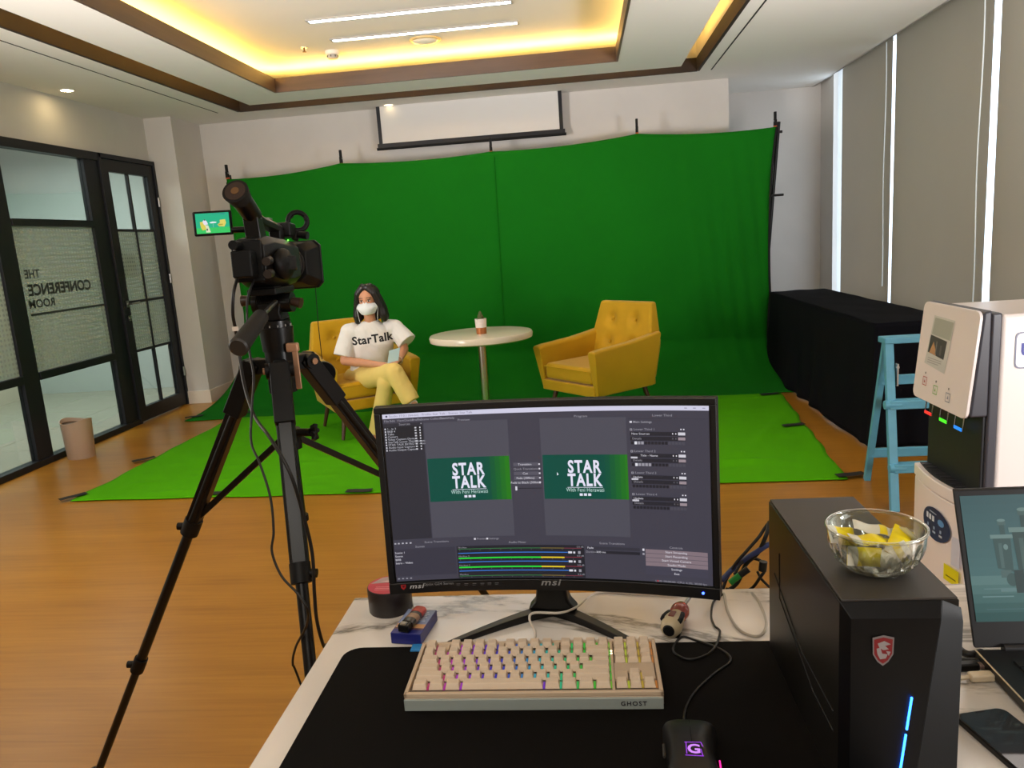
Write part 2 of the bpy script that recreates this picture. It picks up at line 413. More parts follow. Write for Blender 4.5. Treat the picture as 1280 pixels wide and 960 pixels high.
struct(frame_mb((RX0, RX1, RY0, RY1), (RX0 + .01, RX1 - .01, RY0 + .01, RY1 - .01), ZP - .01, ZP + .022).build('light_blocking_lip', CEIL))  # added curb that keeps the strip light off the outer trims
for lo, hi in (((IX0 - .005, IY0, 0), (IX0 + .012, IY1, 0)), ((IX1 - .012, IY0, 0), (IX1 + .005, IY1, 0)), ((IX0, IY1 - .012, 0), (IX1, IY1 + .005, 0))):
    struct(bx('trim_%d' % n, BROWN, (lo[0], lo[1], ZC - 0.003), (hi[0], hi[1], ZP))); n += 1
SLOT = mat('dark_slot', (30, 28, 26), 0.8)
struct(bx('trim_%d' % n, SLOT, (-3.46, -1, ZC - 0.002), (-3.45, 7.56, ZC + 0.001)))
struct(bx('trim_%d' % (n + 1), SLOT, (1.25, -1, ZC - 0.002), (1.262, 7.6, ZC + 0.001)))
LED = mat('warm_led', (255, 210, 120), emit=(255, 208, 104), estr=44)
led = thing('led_strip', 'warm yellow light strip hidden on top of the dropped ceiling panel', 'light', ((RX0 + IX0) / 2, (RY1 + IY1) / 2, ZP))
cx, cy = led.location[0], led.location[1]
for lo, hi in (((RX0 + IX0) / 2, 0.6), ((RX0 + IX0) / 2 + .02, 7.1)), (((RX1 + IX1) / 2, 0.6), ((RX1 + IX1) / 2 + .02, 7.1)), (((RX0 + IX0) / 2, 7.1), ((RX1 + IX1) / 2 + .02, 7.12)):
    MB().box(((lo[0] + hi[0]) / 2 - cx, (lo[1] + hi[1]) / 2 - cy, 0.006), (hi[0] - lo[0], hi[1] - lo[1], 0.012)).build('light_bar', LED, led)
# linear lamps, detector, sprinkler, dome light, downlights
LAMP = mat('white_lamp', (255, 255, 255), emit=(236, 248, 255), estr=14)
GREYP = mat('grey_plastic', (170, 168, 164), 0.5)
for k, y in enumerate((5.82, 6.37)):
    t = thing('linear_ceiling_lamp', ('white linear lamp recessed in the upper ceiling, nearer the viewer', 'white linear lamp in the upper ceiling, nearer the smoke detector')[k], 'ceiling light', (-1.15, y, ZU), group='linear lamps in the ceiling recess')
    frame_mb((-.75, .75, -.045, .045), (-.735, .735, -.028, .028), -0.01, 0.0).build('lamp_housing', GREYP, t)
    MB().box((0, 0, -0.002), (1.47, 0.056, 0.004)).build('diffuser', LAMP, t)
t = thing('smoke_detector', 'round white smoke detector on the upper ceiling', 'detector', (-2.0, 6.7, ZU))
MB().lathe([(0.0, 0), (.058, 0), (.058, -.03), (.045, -.034)], 24, cap=True).build('detector_base', WHITE, t, smooth='auto')
m_ = MB().lathe([(0.0, -.062), (.04, -.062), (.046, -.052), (.046, -.034), (0, -.034)], 24); m_.build('detector_cap', GREYP, t, smooth='auto')
for k in range(8): MB().box((.046 * math.cos(k * PI / 4), .046 * math.sin(k * PI / 4), -.045), (.006, .006, .014), rz=k * PI / 4).build('vent_slot', SLOT, t)
t = thing('ceiling_sprinkler', 'small fire sprinkler left of the smoke detector', 'sprinkler', (-2.17, 6.5, ZU))
MB().lathe([(0, 0), (.028, 0), (.026, -.006), (0, -.007)], 16).build('escutcheon', STEEL, t, smooth='auto')
MB().cyl((0, 0, 0), (0, 0, -.035), .007).cyl((0, 0, -.035), (0, 0, -.039), .016).build('sprinkler_head', mat('brass', (150, 110, 70), .35, .9), t)
t = thing('dome_light', 'shallow round dome fixture on the upper ceiling behind the linear lamps', 'ceiling light', (-1.19, 6.62, ZU))
MB().lathe([(0, 0), (.13, 0), (.125, -.012), (.105, -.014)], 32).build('dome_ring', mat('cream_ring', (222, 190, 130), .4), t, smooth='auto')
MB().lathe([(.105, -.012), (.09, -.028), (.05, -.038), (0, -.042)], 32).build('dome_glass', mat('frosted_dome', (236, 226, 205), .25), t, smooth=True)
for (x, y, s, lb) in ((-4.0, 6.1, 40, 'lit round downlight in the ceiling above the glass partition'), (-1.85, 7.93, 3, 'small round downlight at the ceiling edge above the projection screen')):
    t = thing('downlight', lb, 'ceiling light', (x, y, ZC))
    MB().lathe([(.045, 0), (.056, 0), (.056, -.006), (.045, -.004)], 24).build('trim_ring', WHITE, t, smooth='auto')
    MB().lathe([(0, -.002), (.045, -.002)], 24).build('bulb', mat('bulb_%d' % s, (255, 240, 210), emit=(255, 226, 170), estr=s), t)

# ------------------------------------------------------------------ windows on the right, blinds, bead chains
yw = [1.4, 3.7, 5.42, 7.07, 9.05]
for k in range(4):
    a, b = yw[k], yw[k + 1]
    wn = bpy.data.objects.new('window_%d' % (k + 1), None); COL.objects.link(wn); struct(wn); wn.location = (2.765, (a + b) / 2, 0)
    h = (b - a) / 2
    m_ = MB()
    for yy in (-h + .03, h - .03): m_.box((0, yy, 1.5), (.07, .06, 3.0))
    for zz in (0.03, 2.99): m_.box((0, 0, zz), (.07, 2 * h, .06))
    m_.build('window_frame', mat('window_alu', (150, 154, 158), .4, .6), wn)
    bx('pane', WGLASS, (0, -h + .06, 0.06), (.006, h - .06, 2.96), wn)
bl = [(1.45, 3.62, 'grey roller blind at the right edge of the frame'), (3.72, 5.375, 'grey roller blind between the two narrow gaps at far right'),
      (5.46, 7.02, 'broad grey roller blind right of the middle light gap'), (7.09, 8.36, 'far grey roller blind beside the wide bright gap')]
for a, b, lb in bl:
    t = thing('roller_blind', lb, 'blind', (2.66, (a + b) / 2, 0.05), group='roller blinds on the window wall')
    h = (b - a) / 2
    MB().grid(lambda u, v: (0.004 * math.sin(u * 5 + a) * v, -h + 2 * h * u, 2.93 * (1 - v) + 0.02), 12, 6).build('blind_fabric', BLIND, t, smooth=True)
    MB().cyl((0.01, -h, 2.94), (0.01, h, 2.94), .022).build('roller_tube', STEEL, t)
    MB().box((0, 0, 0.012), (.012, 2 * h, .024)).build('bottom_bar', WHITE, t, bevel=.003)
CHAIN = mat('bead_chain', (206, 212, 210), .4)
for y, lb in ((7.14, 'thin white bead chain beside the middle light gap'), (5.52, 'thin white bead chain beside the right light gap')):
    p = [V((2.625, y - 0.012 * math.sin(k * .5), 2.86 - k * 0.12)) for k in range(18)]
    tag(MB().tube(p, .0045, 6).build('bead_chain', CHAIN), lb, 'blind chain')

# ------------------------------------------------------------------ glass partition and door on the left
XG = -4.2
wg = bpy.data.objects.new('window_5', None); COL.objects.link(wg); struct(wg); wg.location = (XG, 5.9, 0)
def gb(name, m, y0, y1, z0, z1, t=0.05, x=0.0, par=None, bev=.003):
    par = par or wg
    oy = par.location[1] + (par.parent.location[1] if par.parent else 0)
    return bx(name, m, (x - t / 2, y0 - oy, z0), (x + t / 2, y1 - oy, z1), par, bev)
for y0, y1 in ((5.27, 5.44), (6.42, 6.62), (3.6, 3.76)): gb('mullion', BLK, y0, y1, 0, 2.44, .06)
for y0, y1 in ((1.6, 6.62),):
    gb('top_rail', BLK, y0, y1, 2.37, 2.44, .09); gb('sill_rail', BLK, y0, y1, 0, .05, .09)
for y0, y1 in ((3.76, 5.27), (5.45, 6.42), (1.6, 3.6)):
    gb('transom', BLK, y0, y1, 1.80, 1.855, .07); gb('transom', BLK, y0, y1, .64, .70, .07)
    for z0, z1 in ((.05, .64), (.70, 1.80), (1.855, 2.37)): gb('pane', GLASS, y0, y1, z0, z1, .008, bev=0)
    gb('frosted_film', FILM, y0 + .002, y1 - .002, .702, 1.798, .001, x=.006, bev=0)
dr = bpy.data.objects.new('door_1', None); COL.objects.link(dr); struct(dr); dr.location = (XG, 7.07, 0)
gb('door_frame', BLK, 6.62, 6.65, 0, 2.44, .1, par=dr); gb('door_frame', BLK, 7.49, 7.52, 0, 2.44, .1, par=dr); gb('door_frame', BLK, 6.62, 7.52, 2.40, 2.44, .1, par=dr)
gb('stile', BLK, 6.655, 6.755, 0.01, 2.395, .05, .01, par=dr); gb('stile', BLK, 7.375, 7.485, 0.01, 2.395, .05, .01, par=dr)
gb('door_rail', BLK, 6.75, 7.38, 0.01, .14, .05, .01, par=dr); gb('door_rail', BLK, 6.75, 7.38, 2.29, 2.395, .05, .01, par=dr)
gb('muntin', BLK, 7.055, 7.08, .14, 2.29, .03, .01, par=dr)
for z in (.665, 1.12, 1.775):
    gb('muntin', BLK, 6.755, 7.055, z - .012, z + .012, .028, .01, par=dr); gb('muntin', BLK, 7.08, 7.375, z - .012, z + .012, .028, .01, par=dr)
zs = (.14, .653, .677, 1.108, 1.132, 1.763, 1.787, 2.29)
for y0, y1 in ((6.755, 7.055), (7.08, 7.375)):
    for k in range(4): gb('pane', GLASS, y0, y1, zs[2 * k], zs[2 * k + 1], .008, .01, par=dr, bev=0)
    for k in (1, 2): gb('frosted_film', FILM, y0, y1, zs[2 * k], zs[2 * k + 1], .001, .017, par=dr, bev=0)
gb('notice_sheet', mat('olive_sheet', (120, 124, 92), .7), 6.77, 7.02, 1.34, 1.56, .002, -.004, par=dr, bev=0)
hd = MB().box((.012, 0, 0), (.012, .035, .06)).cyl((.01, 0, 0), (.065, 0, 0), .008).cyl((.06, 0, 0), (.06, .12, .003), .009).build('door_handle', STEEL, dr, loc=(.035, 6.70 - 7.07, 1.11), smooth='auto')
MB().box((.012, 0, 0), (.01, .03, .05)).cyl((.01, 0, 0), (.03, 0, 0), .009).build('lock_plate', STEEL, dr, loc=(.035, 6.70 - 7.07, .98))
for z in (.35, 1.30, 2.05): MB().cyl((0, 0, -.045), (0, 0, .045), .009).build('hinge', STEEL, dr, loc=(.055, 7.487 - 7.07, z))
# lettering on the glass, readable from the corridor side
INK = mat('dark_vinyl', (42, 46, 46), .6)
sg = thing('glass_sign', 'dark vinyl sign on the frosted glass, mirrored from inside', 'sign', (XG + .009, 5.9, 1.1))
def glass_text(s, yl, z, h, bold, w):
    me = text_mesh(s, 1.0, bold, 'LEFT'); xs = [v.co.x for v in me.vertices]; ys = [v.co.y for v in me.vertices]
    sx = w / (max(xs) - min(xs)); sy = h / max(ys); x0 = min(xs)
    # from inside (looking to -X) the viewer's left is lower Y; mirrored text grows towards lower Y
    M = Matrix(((0, 0, 1, 0), (-sx, 0, 0, yl + w + sx * x0 - 5.9), (0, sy, 0, z - 1.1), (0, 0, 0, 1)))
    return MB().mesh(me, M).build('lettering', INK, sg)
glass_text('THE', 5.505, 1.41, .065, .02, .17)
glass_text('CONFERENCE', 5.515, 1.28, .085, .035, .76)
glass_text('ROOM', 5.50, 1.185, .062, .02, .29)
bx('underline', INK, (-.001, 5.50 - 5.9, 1.125 - 1.1), (.001, 6.42 - 5.9, 1.142 - 1.1), sg)
# ------------------------------------------------------------------ projection screen
t = thing('projection_screen', 'white projection screen with black borders hanging above the green backdrop', 'screen', (-1.06, 7.98, 2.85))
MB().box((0, 0, -.19), (1.83, .004, .38)).build('screen_fabric', mat('screen_white', (214, 212, 208), .8), t)
for x in (-.915, .915): MB().box((x, -.002, -.20), (.036, .006, .40)).build('side_border', BLK, t)
MB().box((0, -.004, -.385), (1.9, .012, .05)).build('bottom_border', BLK, t, bevel=.003)
MB().cyl((-.96, 0, -.41), (.96, 0, -.41), .014).build('bottom_bar', DARKM, t, smooth='auto')

# ------------------------------------------------------------------ green backdrop
def cloth_mat(name, rgb, rough=.8):
    return mat(name, rgb, .95, noise=.05, scale=1.2, bump=.15, bscale=60, spec=.12)
GREEN = cloth_mat('green_muslin', (18, 106, 20)); LIME = cloth_mat('lime_green_muslin', (74, 158, 0))
YB = 7.66
CLX = [(-3.50, 2.235), (-2.32, 2.30), (-0.83, 2.295), (0.57, 2.35), (1.845, 2.31)]
def top_z(x):
    for (a, za), (b, zb) in zip(CLX, CLX[1:]):
        if x <= b or b == CLX[-1][0]:
            k = (x - a) / (b - a); k = min(1, max(0, k)); return za + (zb - za) * k - .03 * math.sin(PI * k) ** 0.8
prof_y = [(0, YB), (1, YB)]
def backdrop(u, v):
    x = -3.50 + 5.345 * u
    zt = top_z(x); L1 = zt - .35; L2 = 1.15
    s = v * (L1 + L2)
    if s < L1: y, z = YB, zt - s
    else:
        k = (s - L1) / L2; y = YB - 1.02 * k ** 1.35; z = .35 * (1 - k) ** 2.6 + .006
    # right edge is pulled inwards between the clamps and flares on the floor; left edge spreads
    hgt = min(1, max(0, z / 2.3))
    side = max(0, (u - .80) / .20)
    x -= side ** 2 * (.30 * math.sin(PI * min(1, (1 - hgt))) ** .7 * .27)
    if z < .75: x -= side ** 2 * (.10 * (1 - z / .75))
    lft = max(0, (.25 - u) / .25)
    if z < .9: x -= lft ** 2 * .24 * (1 - z / .9) ** 1.5
    r = mnoise.noise(V((x * 1.3, z * .7, 3))) * .03 + mnoise.noise(V((x * 6, z * 1.2, 9))) * .006
    r += .010 * side * math.sin(x * 46 + z * 4) + .012 * (1 - hgt) ** 2 * math.sin(x * 9 + 2 * math.sin(z * 3))
    y += r * min(1, 3 * v + .2) + .0
    if x > -.9 and abs(x + .85 + (1 - hgt) * .05) < .02: y -= .004
    if z < .04: z += .008 * max(0, mnoise.noise(V((x * 3, y * 5, 1))))
    return (x, y, z)
bd = MB().grid(backdrop, 150, 90).build('green_backdrop', GREEN, smooth=True, solid=.004)
tag(bd, 'tall dark green cloth backdrop hung from clamps, sweeping onto the floor', 'backdrop')
# seam and long fold lines sewn into the cloth
MB().tube([V((-0.80 - .02 * k / 20, YB - .012, 2.24 - k * .09)) for k in range(21)], .004, 6).build('seam', GREEN, bd)
t = thing('backdrop_stand', 'black metal stand frame carrying the green backdrop', 'stand', (1.86, 7.74, 0))
PIPE = mat('black_pipe', (18, 18, 20), .4, .3)
MB().cyl((-.17, 0, 0.03), (.03, 0, 2.36), .016).build('pole', PIPE, t, smooth='auto')
MB().cyl((-5.36, 0, 0.03), (-5.36, 0, 2.28), .016).build('pole', PIPE, t, smooth='auto')
MB().cyl((-5.4, 0, 2.20), (.06, 0, 2.27), .013).build('crossbar', PIPE, t, smooth='auto')
for x in (-.15, -5.36):
    for k in range(3):
        a = PI / 2 + k * 2 * PI / 3 + .5
        MB().cyl((x, 0, .40), (x + .33 * math.cos(a), .30 * math.sin(a), .012), .010, n=8).build('foot_leg', PIPE, t)
# black edge tape down the right hem of the cloth
MB().tube([V(backdrop(1.0, k / 24)) + V((.012, .01, 0)) for k in range(20)], .012, 6).build('hem', DARKM, bd)
ORG = mat('orange_tip', (196, 84, 30), .5)
def clamp(x, y, z, lb, rot=(0, 0, 0)):
    t = thing('spring_clamp', lb, 'clamp', (x, y, z), group='black spring clamps on the backdrop edge', rot=rot)
    M = Matrix.Identity(4)
    for s in (-1, 1):
        MB().box((0, s * .010, .075), (.022, .010, .085)).box((0, s * .016, .02), (.024, .012, .06)).build('clamp_jaw', DARKM, t, bevel=.003)
        MB().box((0, s * .014, -.014), (.026, .012, .018)).build('orange_tip', ORG, t, bevel=.003)
    MB().cyl((-.014, 0, .035), (.014, 0, .035), .008, n=10).build('spring', STEEL, t)
yc = YB + .03
clamp(-3.50, yc, 2.26, 'black clamp on the far left top corner of the backdrop')
clamp(-2.32, yc, 2.31, 'black clamp on the backdrop edge left of the projection screen')
clamp(-0.83, yc, 2.31, 'black clamp on the backdrop edge just under the projection screen')
clamp(0.57, yc, 2.37, 'black clamp on the backdrop edge right of the projection screen')
clamp(1.845, yc, 2.33, 'black clamp on the top right corner of the backdrop')
clamp(1.80, yc, 1.69, 'black clamp sticking out sideways from the right backdrop edge', (0, PI / 2, 0))

# ------------------------------------------------------------------ lime cloth on the floor
FC = [V((-3.32, 4.40, 0)), V((1.41, 4.27, 0)), V((1.62, 6.62, 0)), V((-3.30, 6.66, 0))]
def floor_cloth(u, v):
    p = FC[0] * (1 - u) * (1 - v) + FC[1] * u * (1 - v) + FC[2] * u * v + FC[3] * (1 - u) * v
    e = min(u, 1 - u, v, 1 - v)
    p.y += .03 * mnoise.noise(V((u * 9, v * 3, 5))) * (1 if v < .1 else .4); p.x += .03 * mnoise.noise(V((u * 3, v * 8, 2)))
    h = .012 * max(0, mnoise.noise(V((p.x * 2.2, p.y * 3.5, 7)))) + .010 * max(0, mnoise.noise(V((p.x * 6, p.y * 9, 1))) - .1)
    d = p.y - (4.50 + .16 * (p.x + .1)); h += .03 * math.exp(-(d / .045) ** 2) * max(0, min(1, (p.x + .3) * 2)) * max(0, min(1, (1.2 - p.x) * 3))
    d = p.x - p.y * .5 + 1.45; h += .014 * math.exp(-(d / .05) ** 2) * max(0, min(1, (p.y - 4.7) * 2)) * (1 if p.x > .8 else 0)
    p.z = .008 + h * min(1, e * 18)
    return p
tag(MB().grid(floor_cloth, 180, 110).build('green_floor_cloth', LIME, smooth=True, solid=.004), 'bright lime green cloth taped flat on the wooden floor', 'floor cloth')
TAPE = mat('black_gaffer_tape', (20, 18, 17), .7)
def tape(x, y, rz, lb, l=.16, wd=.055):
    o = MB().grid(lambda u, v: (-l / 2 + l * u, -wd / 2 + wd * v, .0065 + .001 * math.sin(u * 7)), 6, 2).build('floor_tape', TAPE, solid=.002)
    o.location = (x, y, .014); o.rotation_euler = (0, 0, rz); tag(o, lb, 'tape', 'black tape pieces holding the green cloths')
for px, py, rz, lb in ((1063, 597, .2, 'black tape at the front right corner of the lime cloth'), (992, 534, .25, 'black tape halfway along the right edge of the lime cloth'),
    (962, 495, .2, 'black tape at the back right corner of the lime cloth'), (180, 577, .8, 'black tape on the slanting left edge of the lime cloth'),
    (243, 523, .6, 'black tape on the left tip of the dark backdrop near the door'), (92, 624, .9, 'black tape at the front left corner of the lime cloth'),
    (265, 620, .0, 'black tape on the front cloth edge left of the tripod leg'), (449, 617, .0, 'black tape on the front cloth edge beside the monitor'),
    (302, 519, .5, 'black tape on the floor where both green cloths meet behind the tripod')):
    p = on(px, py, 0); tape(p.x, p.y, rz, lb)

# ------------------------------------------------------------------ yellow armchairs
YEL = mat('mustard_yellow_upholstery', (190, 146, 2), .62, spec=.3, noise=.04, scale=6, bump=.12, bscale=700, sheen=.15)
WALN = mat('dark_walnut', (74, 42, 26), .45, noise=.2, scale=14, stretch=(4, 4, .6))
def armchair(name, label, loc, rz):
    t = thing(name, label, 'armchair', loc, rz, 'yellow tufted armchairs on the green set')
    for s in (-1, 1):
        # arm: a slab whose outer side tapers to the base and whose top rises to the back
        sec = []
        for y, zt in ((-.37, .585), (-.30, .595), (0, .615), (.20, .64), (.33, .66)):
            yb = y * .92 + (.02 if y < 0 else -.03)
            sec.append([V((s * .29, yb, .235)), V((s * .33, yb, .235)), V((s * .375, y, zt - .02)), V((s * .365, y, zt)), V((s * .30, y, zt)), V((s * .285, y, zt - .02))])
        MB().loft(sec).build('arm', YEL, t, bevel=.014, seg=3)
    # backrest: reclined, narrower at the top
    def back(u, v):
        z = .28 + .605 * v; hw = (.300 + (.045 if v > .45 else .045 * v / .45)) - .055 * max(0, v - .5) * 2
        yb = .16 + .15 * v
        x = -hw + 2 * hw * u
        d = 0
        for bu in (-.13, .13):
            for bz in (.56, .74):
                d += .036 * math.exp(-((x - bu) ** 2 + (z - bz) ** 2) / .0022)
        return V((x, yb + d, z))
    m_ = MB(); nu, nv = 28, 26; fr = [[m_.bm.verts.new(back(i / nu, j / nv)) for i in range(nu + 1)] for j in range(nv + 1)]
    def bk(i, j):
        p = back(i / nu, j / nv); k = j / nv
        return V((p.x, .34 + .045 * k - .01 * k * k, p.z))
    re = [[m_.bm.verts.new(bk(i, j)) for i in range(nu + 1)] for j in range(nv + 1)]
    for j in range(nv):
        for i in range(nu):
            m_.bm.faces.new((fr[j][i], fr[j][i + 1], fr[j + 1][i + 1], fr[j + 1][i])); m_.bm.faces.new((re[j][i + 1], re[j][i], re[j + 1][i], re[j + 1][i + 1]))
        m_.bm.faces.new((fr[j][0], fr[j + 1][0], re[j + 1][0], re[j][0])); m_.bm.faces.new((fr[j + 1][nu], fr[j][nu], re[j][nu], re[j + 1][nu]))
    for i in range(nu):
        m_.bm.faces.new((fr[nv][i], fr[nv][i + 1], re[nv][i + 1], re[nv][i])); m_.bm.faces.new((fr[0][i + 1], fr[0][i], re[0][i], re[0][i + 1]))
    b = m_.build('backrest', YEL, t, bevel=.02, seg=3)
    for bu in (-.13, .13):
        for bz in (.56, .74):
            yy = .16 + .15 * (bz - .28) / .615 + .016
            MB().ell((bu, yy, bz), (.012, .007, .012), 12).build('button', YEL, b, smooth=True)
    MB().box((0, -.01, .275), (.62, .66, .085)).build('seat_frame', YEL, t, bevel=.012)
    MB().grid(lambda u, v: (0, 0, 0), 1, 1).bm.free()
    m_ = MB(); m_.box((0, -.05, .385), (.565, .56, .13)); o = m_.build('seat_cushion', YEL, t, bevel=.032, seg=4)
    MB().tube([V((x, y, .425)) for x, y in ((-.28, -.331), (.28, -.331))], .004, 6).build('piping', YEL, o)
    for sx in (-1, 1):
        for sy in (-1, 1):
            MB().cyl((sx * .235, sy * .25, .245), (sx * .285, sy * .30 , 0.012), .021, .013, 12).build('leg', WALN, t, smooth='auto')
    return t
armchair('armchair', 'mustard yellow tufted armchair with the masked person sitting in it', (-1.82, 6.00, .012), math.radians(32))
armchair('armchair', 'empty mustard yellow tufted armchair right of the round table', (.085, 6.10, .012), math.radians(-49))

# ------------------------------------------------------------------ round table with cactus
t = thing('round_table', 'round white table on a single chrome column between the armchairs', 'table', (-.83, 6.0, .012))
WGLOSS = mat('white_gloss_laminate', (226, 212, 192), .18, noise=.03, scale=3)
MB().lathe([(0, .675), (.385, .675), (.405, .685), (.41, .715), (.402, .73), (.39, .733), (0, .733)], 64).build('tabletop', WGLOSS, t, smooth='auto')
MB().cyl((0, 0, .02), (0, 0, .676), .032, n=24).build('column', STEEL, t, smooth='auto')
MB().lathe([(0, 0), (.22, 0), (.22, .008), (.06, .02), (.034, .05), (0, .05)], 40).build('base', STEEL, t, smooth='auto')
MB().lathe([(0, .66), (.09, .66), (.09, .675), (0, .675)], 24).build('mounting_plate', STEEL, t)
t = thing('potted_cactus', 'small green cactus in a white and copper pot on the round table', 'plant', (-.815, 5.93, .745))
POTW = mat('white_ceramic', (222, 214, 206), .4, noise=.08, scale=25); COPP = mat('copper_band', (170, 106, 62), .35, .6)
MB().lathe([(0, .05), (.042, .05), (.046, .118), (.041, .118), (.040, .10), (0, .10)], 28).build('pot', POTW, t, smooth='auto')
MB().lathe([(0, 0), (.040, 0), (.0425, .0495), (0, .0495)], 28).build('copper_base', COPP, t, smooth='auto')
MB().lathe([(0, .104), (.0398, .104)], 24).build('soil', mat('soil', (60, 44, 30), .9), t)
CAC = mat('cactus_green', (84, 92, 44), .7, noise=.2, scale=60)
for x, y, h, r in ((0, 0, .075, .017), (.014, .006, .045, .010), (-.014, .004, .05, .010), (.003, -.014, .035, .009)):
    m_ = MB()
    rings = []
    for k in range(9):
        q = k / 8; rr = r * math.sqrt(max(0.02, 1 - q ** 3)) * (.8 + .2 * math.sin(PI * q))
        rings.append([V((x + rr * (1 + .16 * math.cos(8 * a)) * math.cos(a), y + rr * (1 + .16 * math.cos(8 * a)) * math.sin(a), .102 + h * q)) for a in [2 * PI * i / 32 for i in range(32)]])
    m_.loft(rings).build('cactus_stem', CAC, t, smooth=True)

# ------------------------------------------------------------------ waste bin by the glass
t = thing('waste_bin', 'beige grey oval waste bin standing by the glass partition', 'bin', (-4.0, 5.52, 0))
BIN = mat('beige_bin_plastic', (170, 146, 124), .5)
def binring(r, z, wav):
    return [V((r * .92 * math.cos(a), r * .85 * math.sin(a), z + wav * math.cos(2 * a + .5))) for a in [2 * PI * i / 40 for i in range(40)]]
MB().loft([binring(.108, 0, 0), binring(.110, .004, 0), binring(.124, .29, .012), binring(.126, .30, .014), binring(.120, .30, .014), binring(.118, .28, .01), binring(.104, .01, 0)]).build('bin_body', BIN, t, smooth='auto')
MB().loft([binring(.119, .272, .01), binring(.09, .262, .008), binring(.03, .258, 0)], cap=True).build('bin_insert', mat('bin_inside', (140, 104, 78), .6), t, smooth=True)

# ------------------------------------------------------------------ table under a black cloth
def drape(u, v):
    """u around the outline, v from table edge down to the floor"""
    X0, X1, Y0, Y1 = 1.77, 2.27, 4.90, 7.60; P = [(X1, Y0), (X0, Y0), (X0, Y1)]
    Ls = [X1 - X0, Y1 - Y0]; s = u * sum(Ls)
    if s < Ls[0]: x, y, nx, ny = X1 - s, Y0, 0, -1
    else: x, y, nx, ny = X0, Y0 + s - Ls[0], -1, 0
    cd_ = abs(s - Ls[0]); c = math.exp(-(cd_ / .08) ** 2)
    if c > .3: nx, ny = -.7, -.7
    w = v * (.010 + .026 * mnoise.noise(V((s * 3.1, v * .8, 4))) + .018 * math.sin(s * 13 + 2 * math.sin(s * 3.3)) * v + .04 * v * v)
    z = .775 * (1 - v) + .012 + .01 * v * mnoise.noise(V((s * 2, 0, 8)))
    return (x + nx * w, y + ny * w, z)
BCL = mat('black_tablecloth_fabric', (16, 16, 22), .95, spec=.1, bump=.15, bscale=120)
t = thing('cloth_covered_table', 'long table under a floor length black cloth by the window wall', 'table', (0, 0, 0))
MB().grid(drape, 200, 26).build('tablecloth', BCL, t, smooth=True, solid=.004)
def ttop(u, v):
    return (1.767 + .506 * u, 4.897 + 2.706 * v, .787 + .006 * mnoise.noise(V((u * 3, v * 8, 2))))
MB().grid(ttop, 20, 60).build('cloth_top', BCL, t, smooth=True, solid=.004)
for x in (1.83, 2.21):
    for y in (4.96, 7.53): MB().cyl((x, y, 0), (x, y, .76), .018, n=10).build('leg', STEEL, t)
bx('tabletop', WHITE, (1.78, 4.91, .755), (2.26, 7.59, .78), t)

# ------------------------------------------------------------------ light blue wooden step ladder
t = thing('step_ladder', 'light blue wooden step ladder standing before the black cloth table', 'ladder', (1.50, 3.98, 0))
BLU = mat('light_blue_paint', (92, 164, 192), .5, noise=.06, scale=18)
def bar(p0, p1, w, d, name, m=BLU, par=None):
    p0, p1 = V(p0), V(p1); z = (p1 - p0).normalized(); x = V((1, 0, 0)); x = (x - z * x.dot(z))
    if x.length < .2: x = V((0, 1, 0)) - z * z.y
    x.normalize(); y = z.cross(x); L = (p1 - p0).length
    M = Matrix((x, y, z)).transposed().to_4x4(); M.translation = (p0 + p1) / 2
    return MB().box((0, 0, 0), (w, d, L), M).build(name, m, par, bevel=.004)
LW = .50
for x in (0, LW):
    bar((x - .03, -.21, 0), (x, 0, .84), .042, .03, 'front_stile', par=t)
    bar((x + .012, .29, 0), (x + .008, .045, .82), .034, .028, 'rear_stile', par=t)
MB().box((LW / 2, .02, .825), (LW + .05, .10, .03)).build('top_step', BLU, t, bevel=.005)
for z in (.515, .21):
    k = z / .84
    MB().box((LW / 2 - .01, -.21 * (1 - k), z), (LW + .03, .06, .045)).build('step', BLU, t, bevel=.005)
    MB().cyl((-.045, -.21 * (1 - k) - .01, z), (.03, -.21 * (1 - k) - .01, z), .022, n=12).build('rung_end', BLU, t, smooth='auto')
for z in (.60, .17): MB().box((LW / 2 + .01, .29 - .245 * z / .82, z), (LW, .026, .05)).build('rear_brace', BLU, t, bevel=.004)
MB().box((.022, -.06, .66), (.008, .03, .11)).cyl((.02, -.062, .70), (.02, -.08, .70), .008, n=8).build('metal_hinge', STEEL, t)
MB().box((-.012, -.036, .63), (.006, .02, .06)).build('yellow_sticker', mat('yellow_sticker', (220, 196, 40), .5), t)
# ------------------------------------------------------------------ seated person
SKIN = mat('skin', (200, 142, 108), .55, noise=.04, scale=30)
SHIRT = mat('white_cotton', (226, 222, 216), .85, bump=.12, bscale=90)
PANTS = mat('pale_yellow_cotton', (224, 196, 112), .85, noise=.04, scale=12, bump=.15, bscale=60)
HAIR = mat('black_hair', (24, 18, 17), .42, noise=.3, scale=120, stretch=(6, 6, .5))
HEADC = at(460, 376, 5.76)
per = thing('person', 'seated person in white mask, white lettered t-shirt and yellow trousers, legs crossed', 'person', (-1.74, 5.92, .46))
O = V(per.location)
def L(p): return V(p) - O
shR = at(436, 415, 5.80); shL = at(494, 410, 5.86)         # shoulders (viewer left, viewer right)
elR = at(431, 451, 5.74); wrR = at(474, 456, 5.56); haR = at(489, 457, 5.52)
elL = at(505, 436, 5.82); wrL = at(499, 450, 5.62); haL = at(491, 455, 5.54)
neck = at(463, 402, 5.81); chest = at(466, 424, 5.84); waist = at(464, 452, 5.90); pelv = at(463, 471, 5.92)
hipR = at(444, 474, 5.90); hipL = at(482, 474, 5.95)
knR = at(493, 466, 5.46); anR = at(516, 505, 5.42); toR = at(526, 516, 5.30)
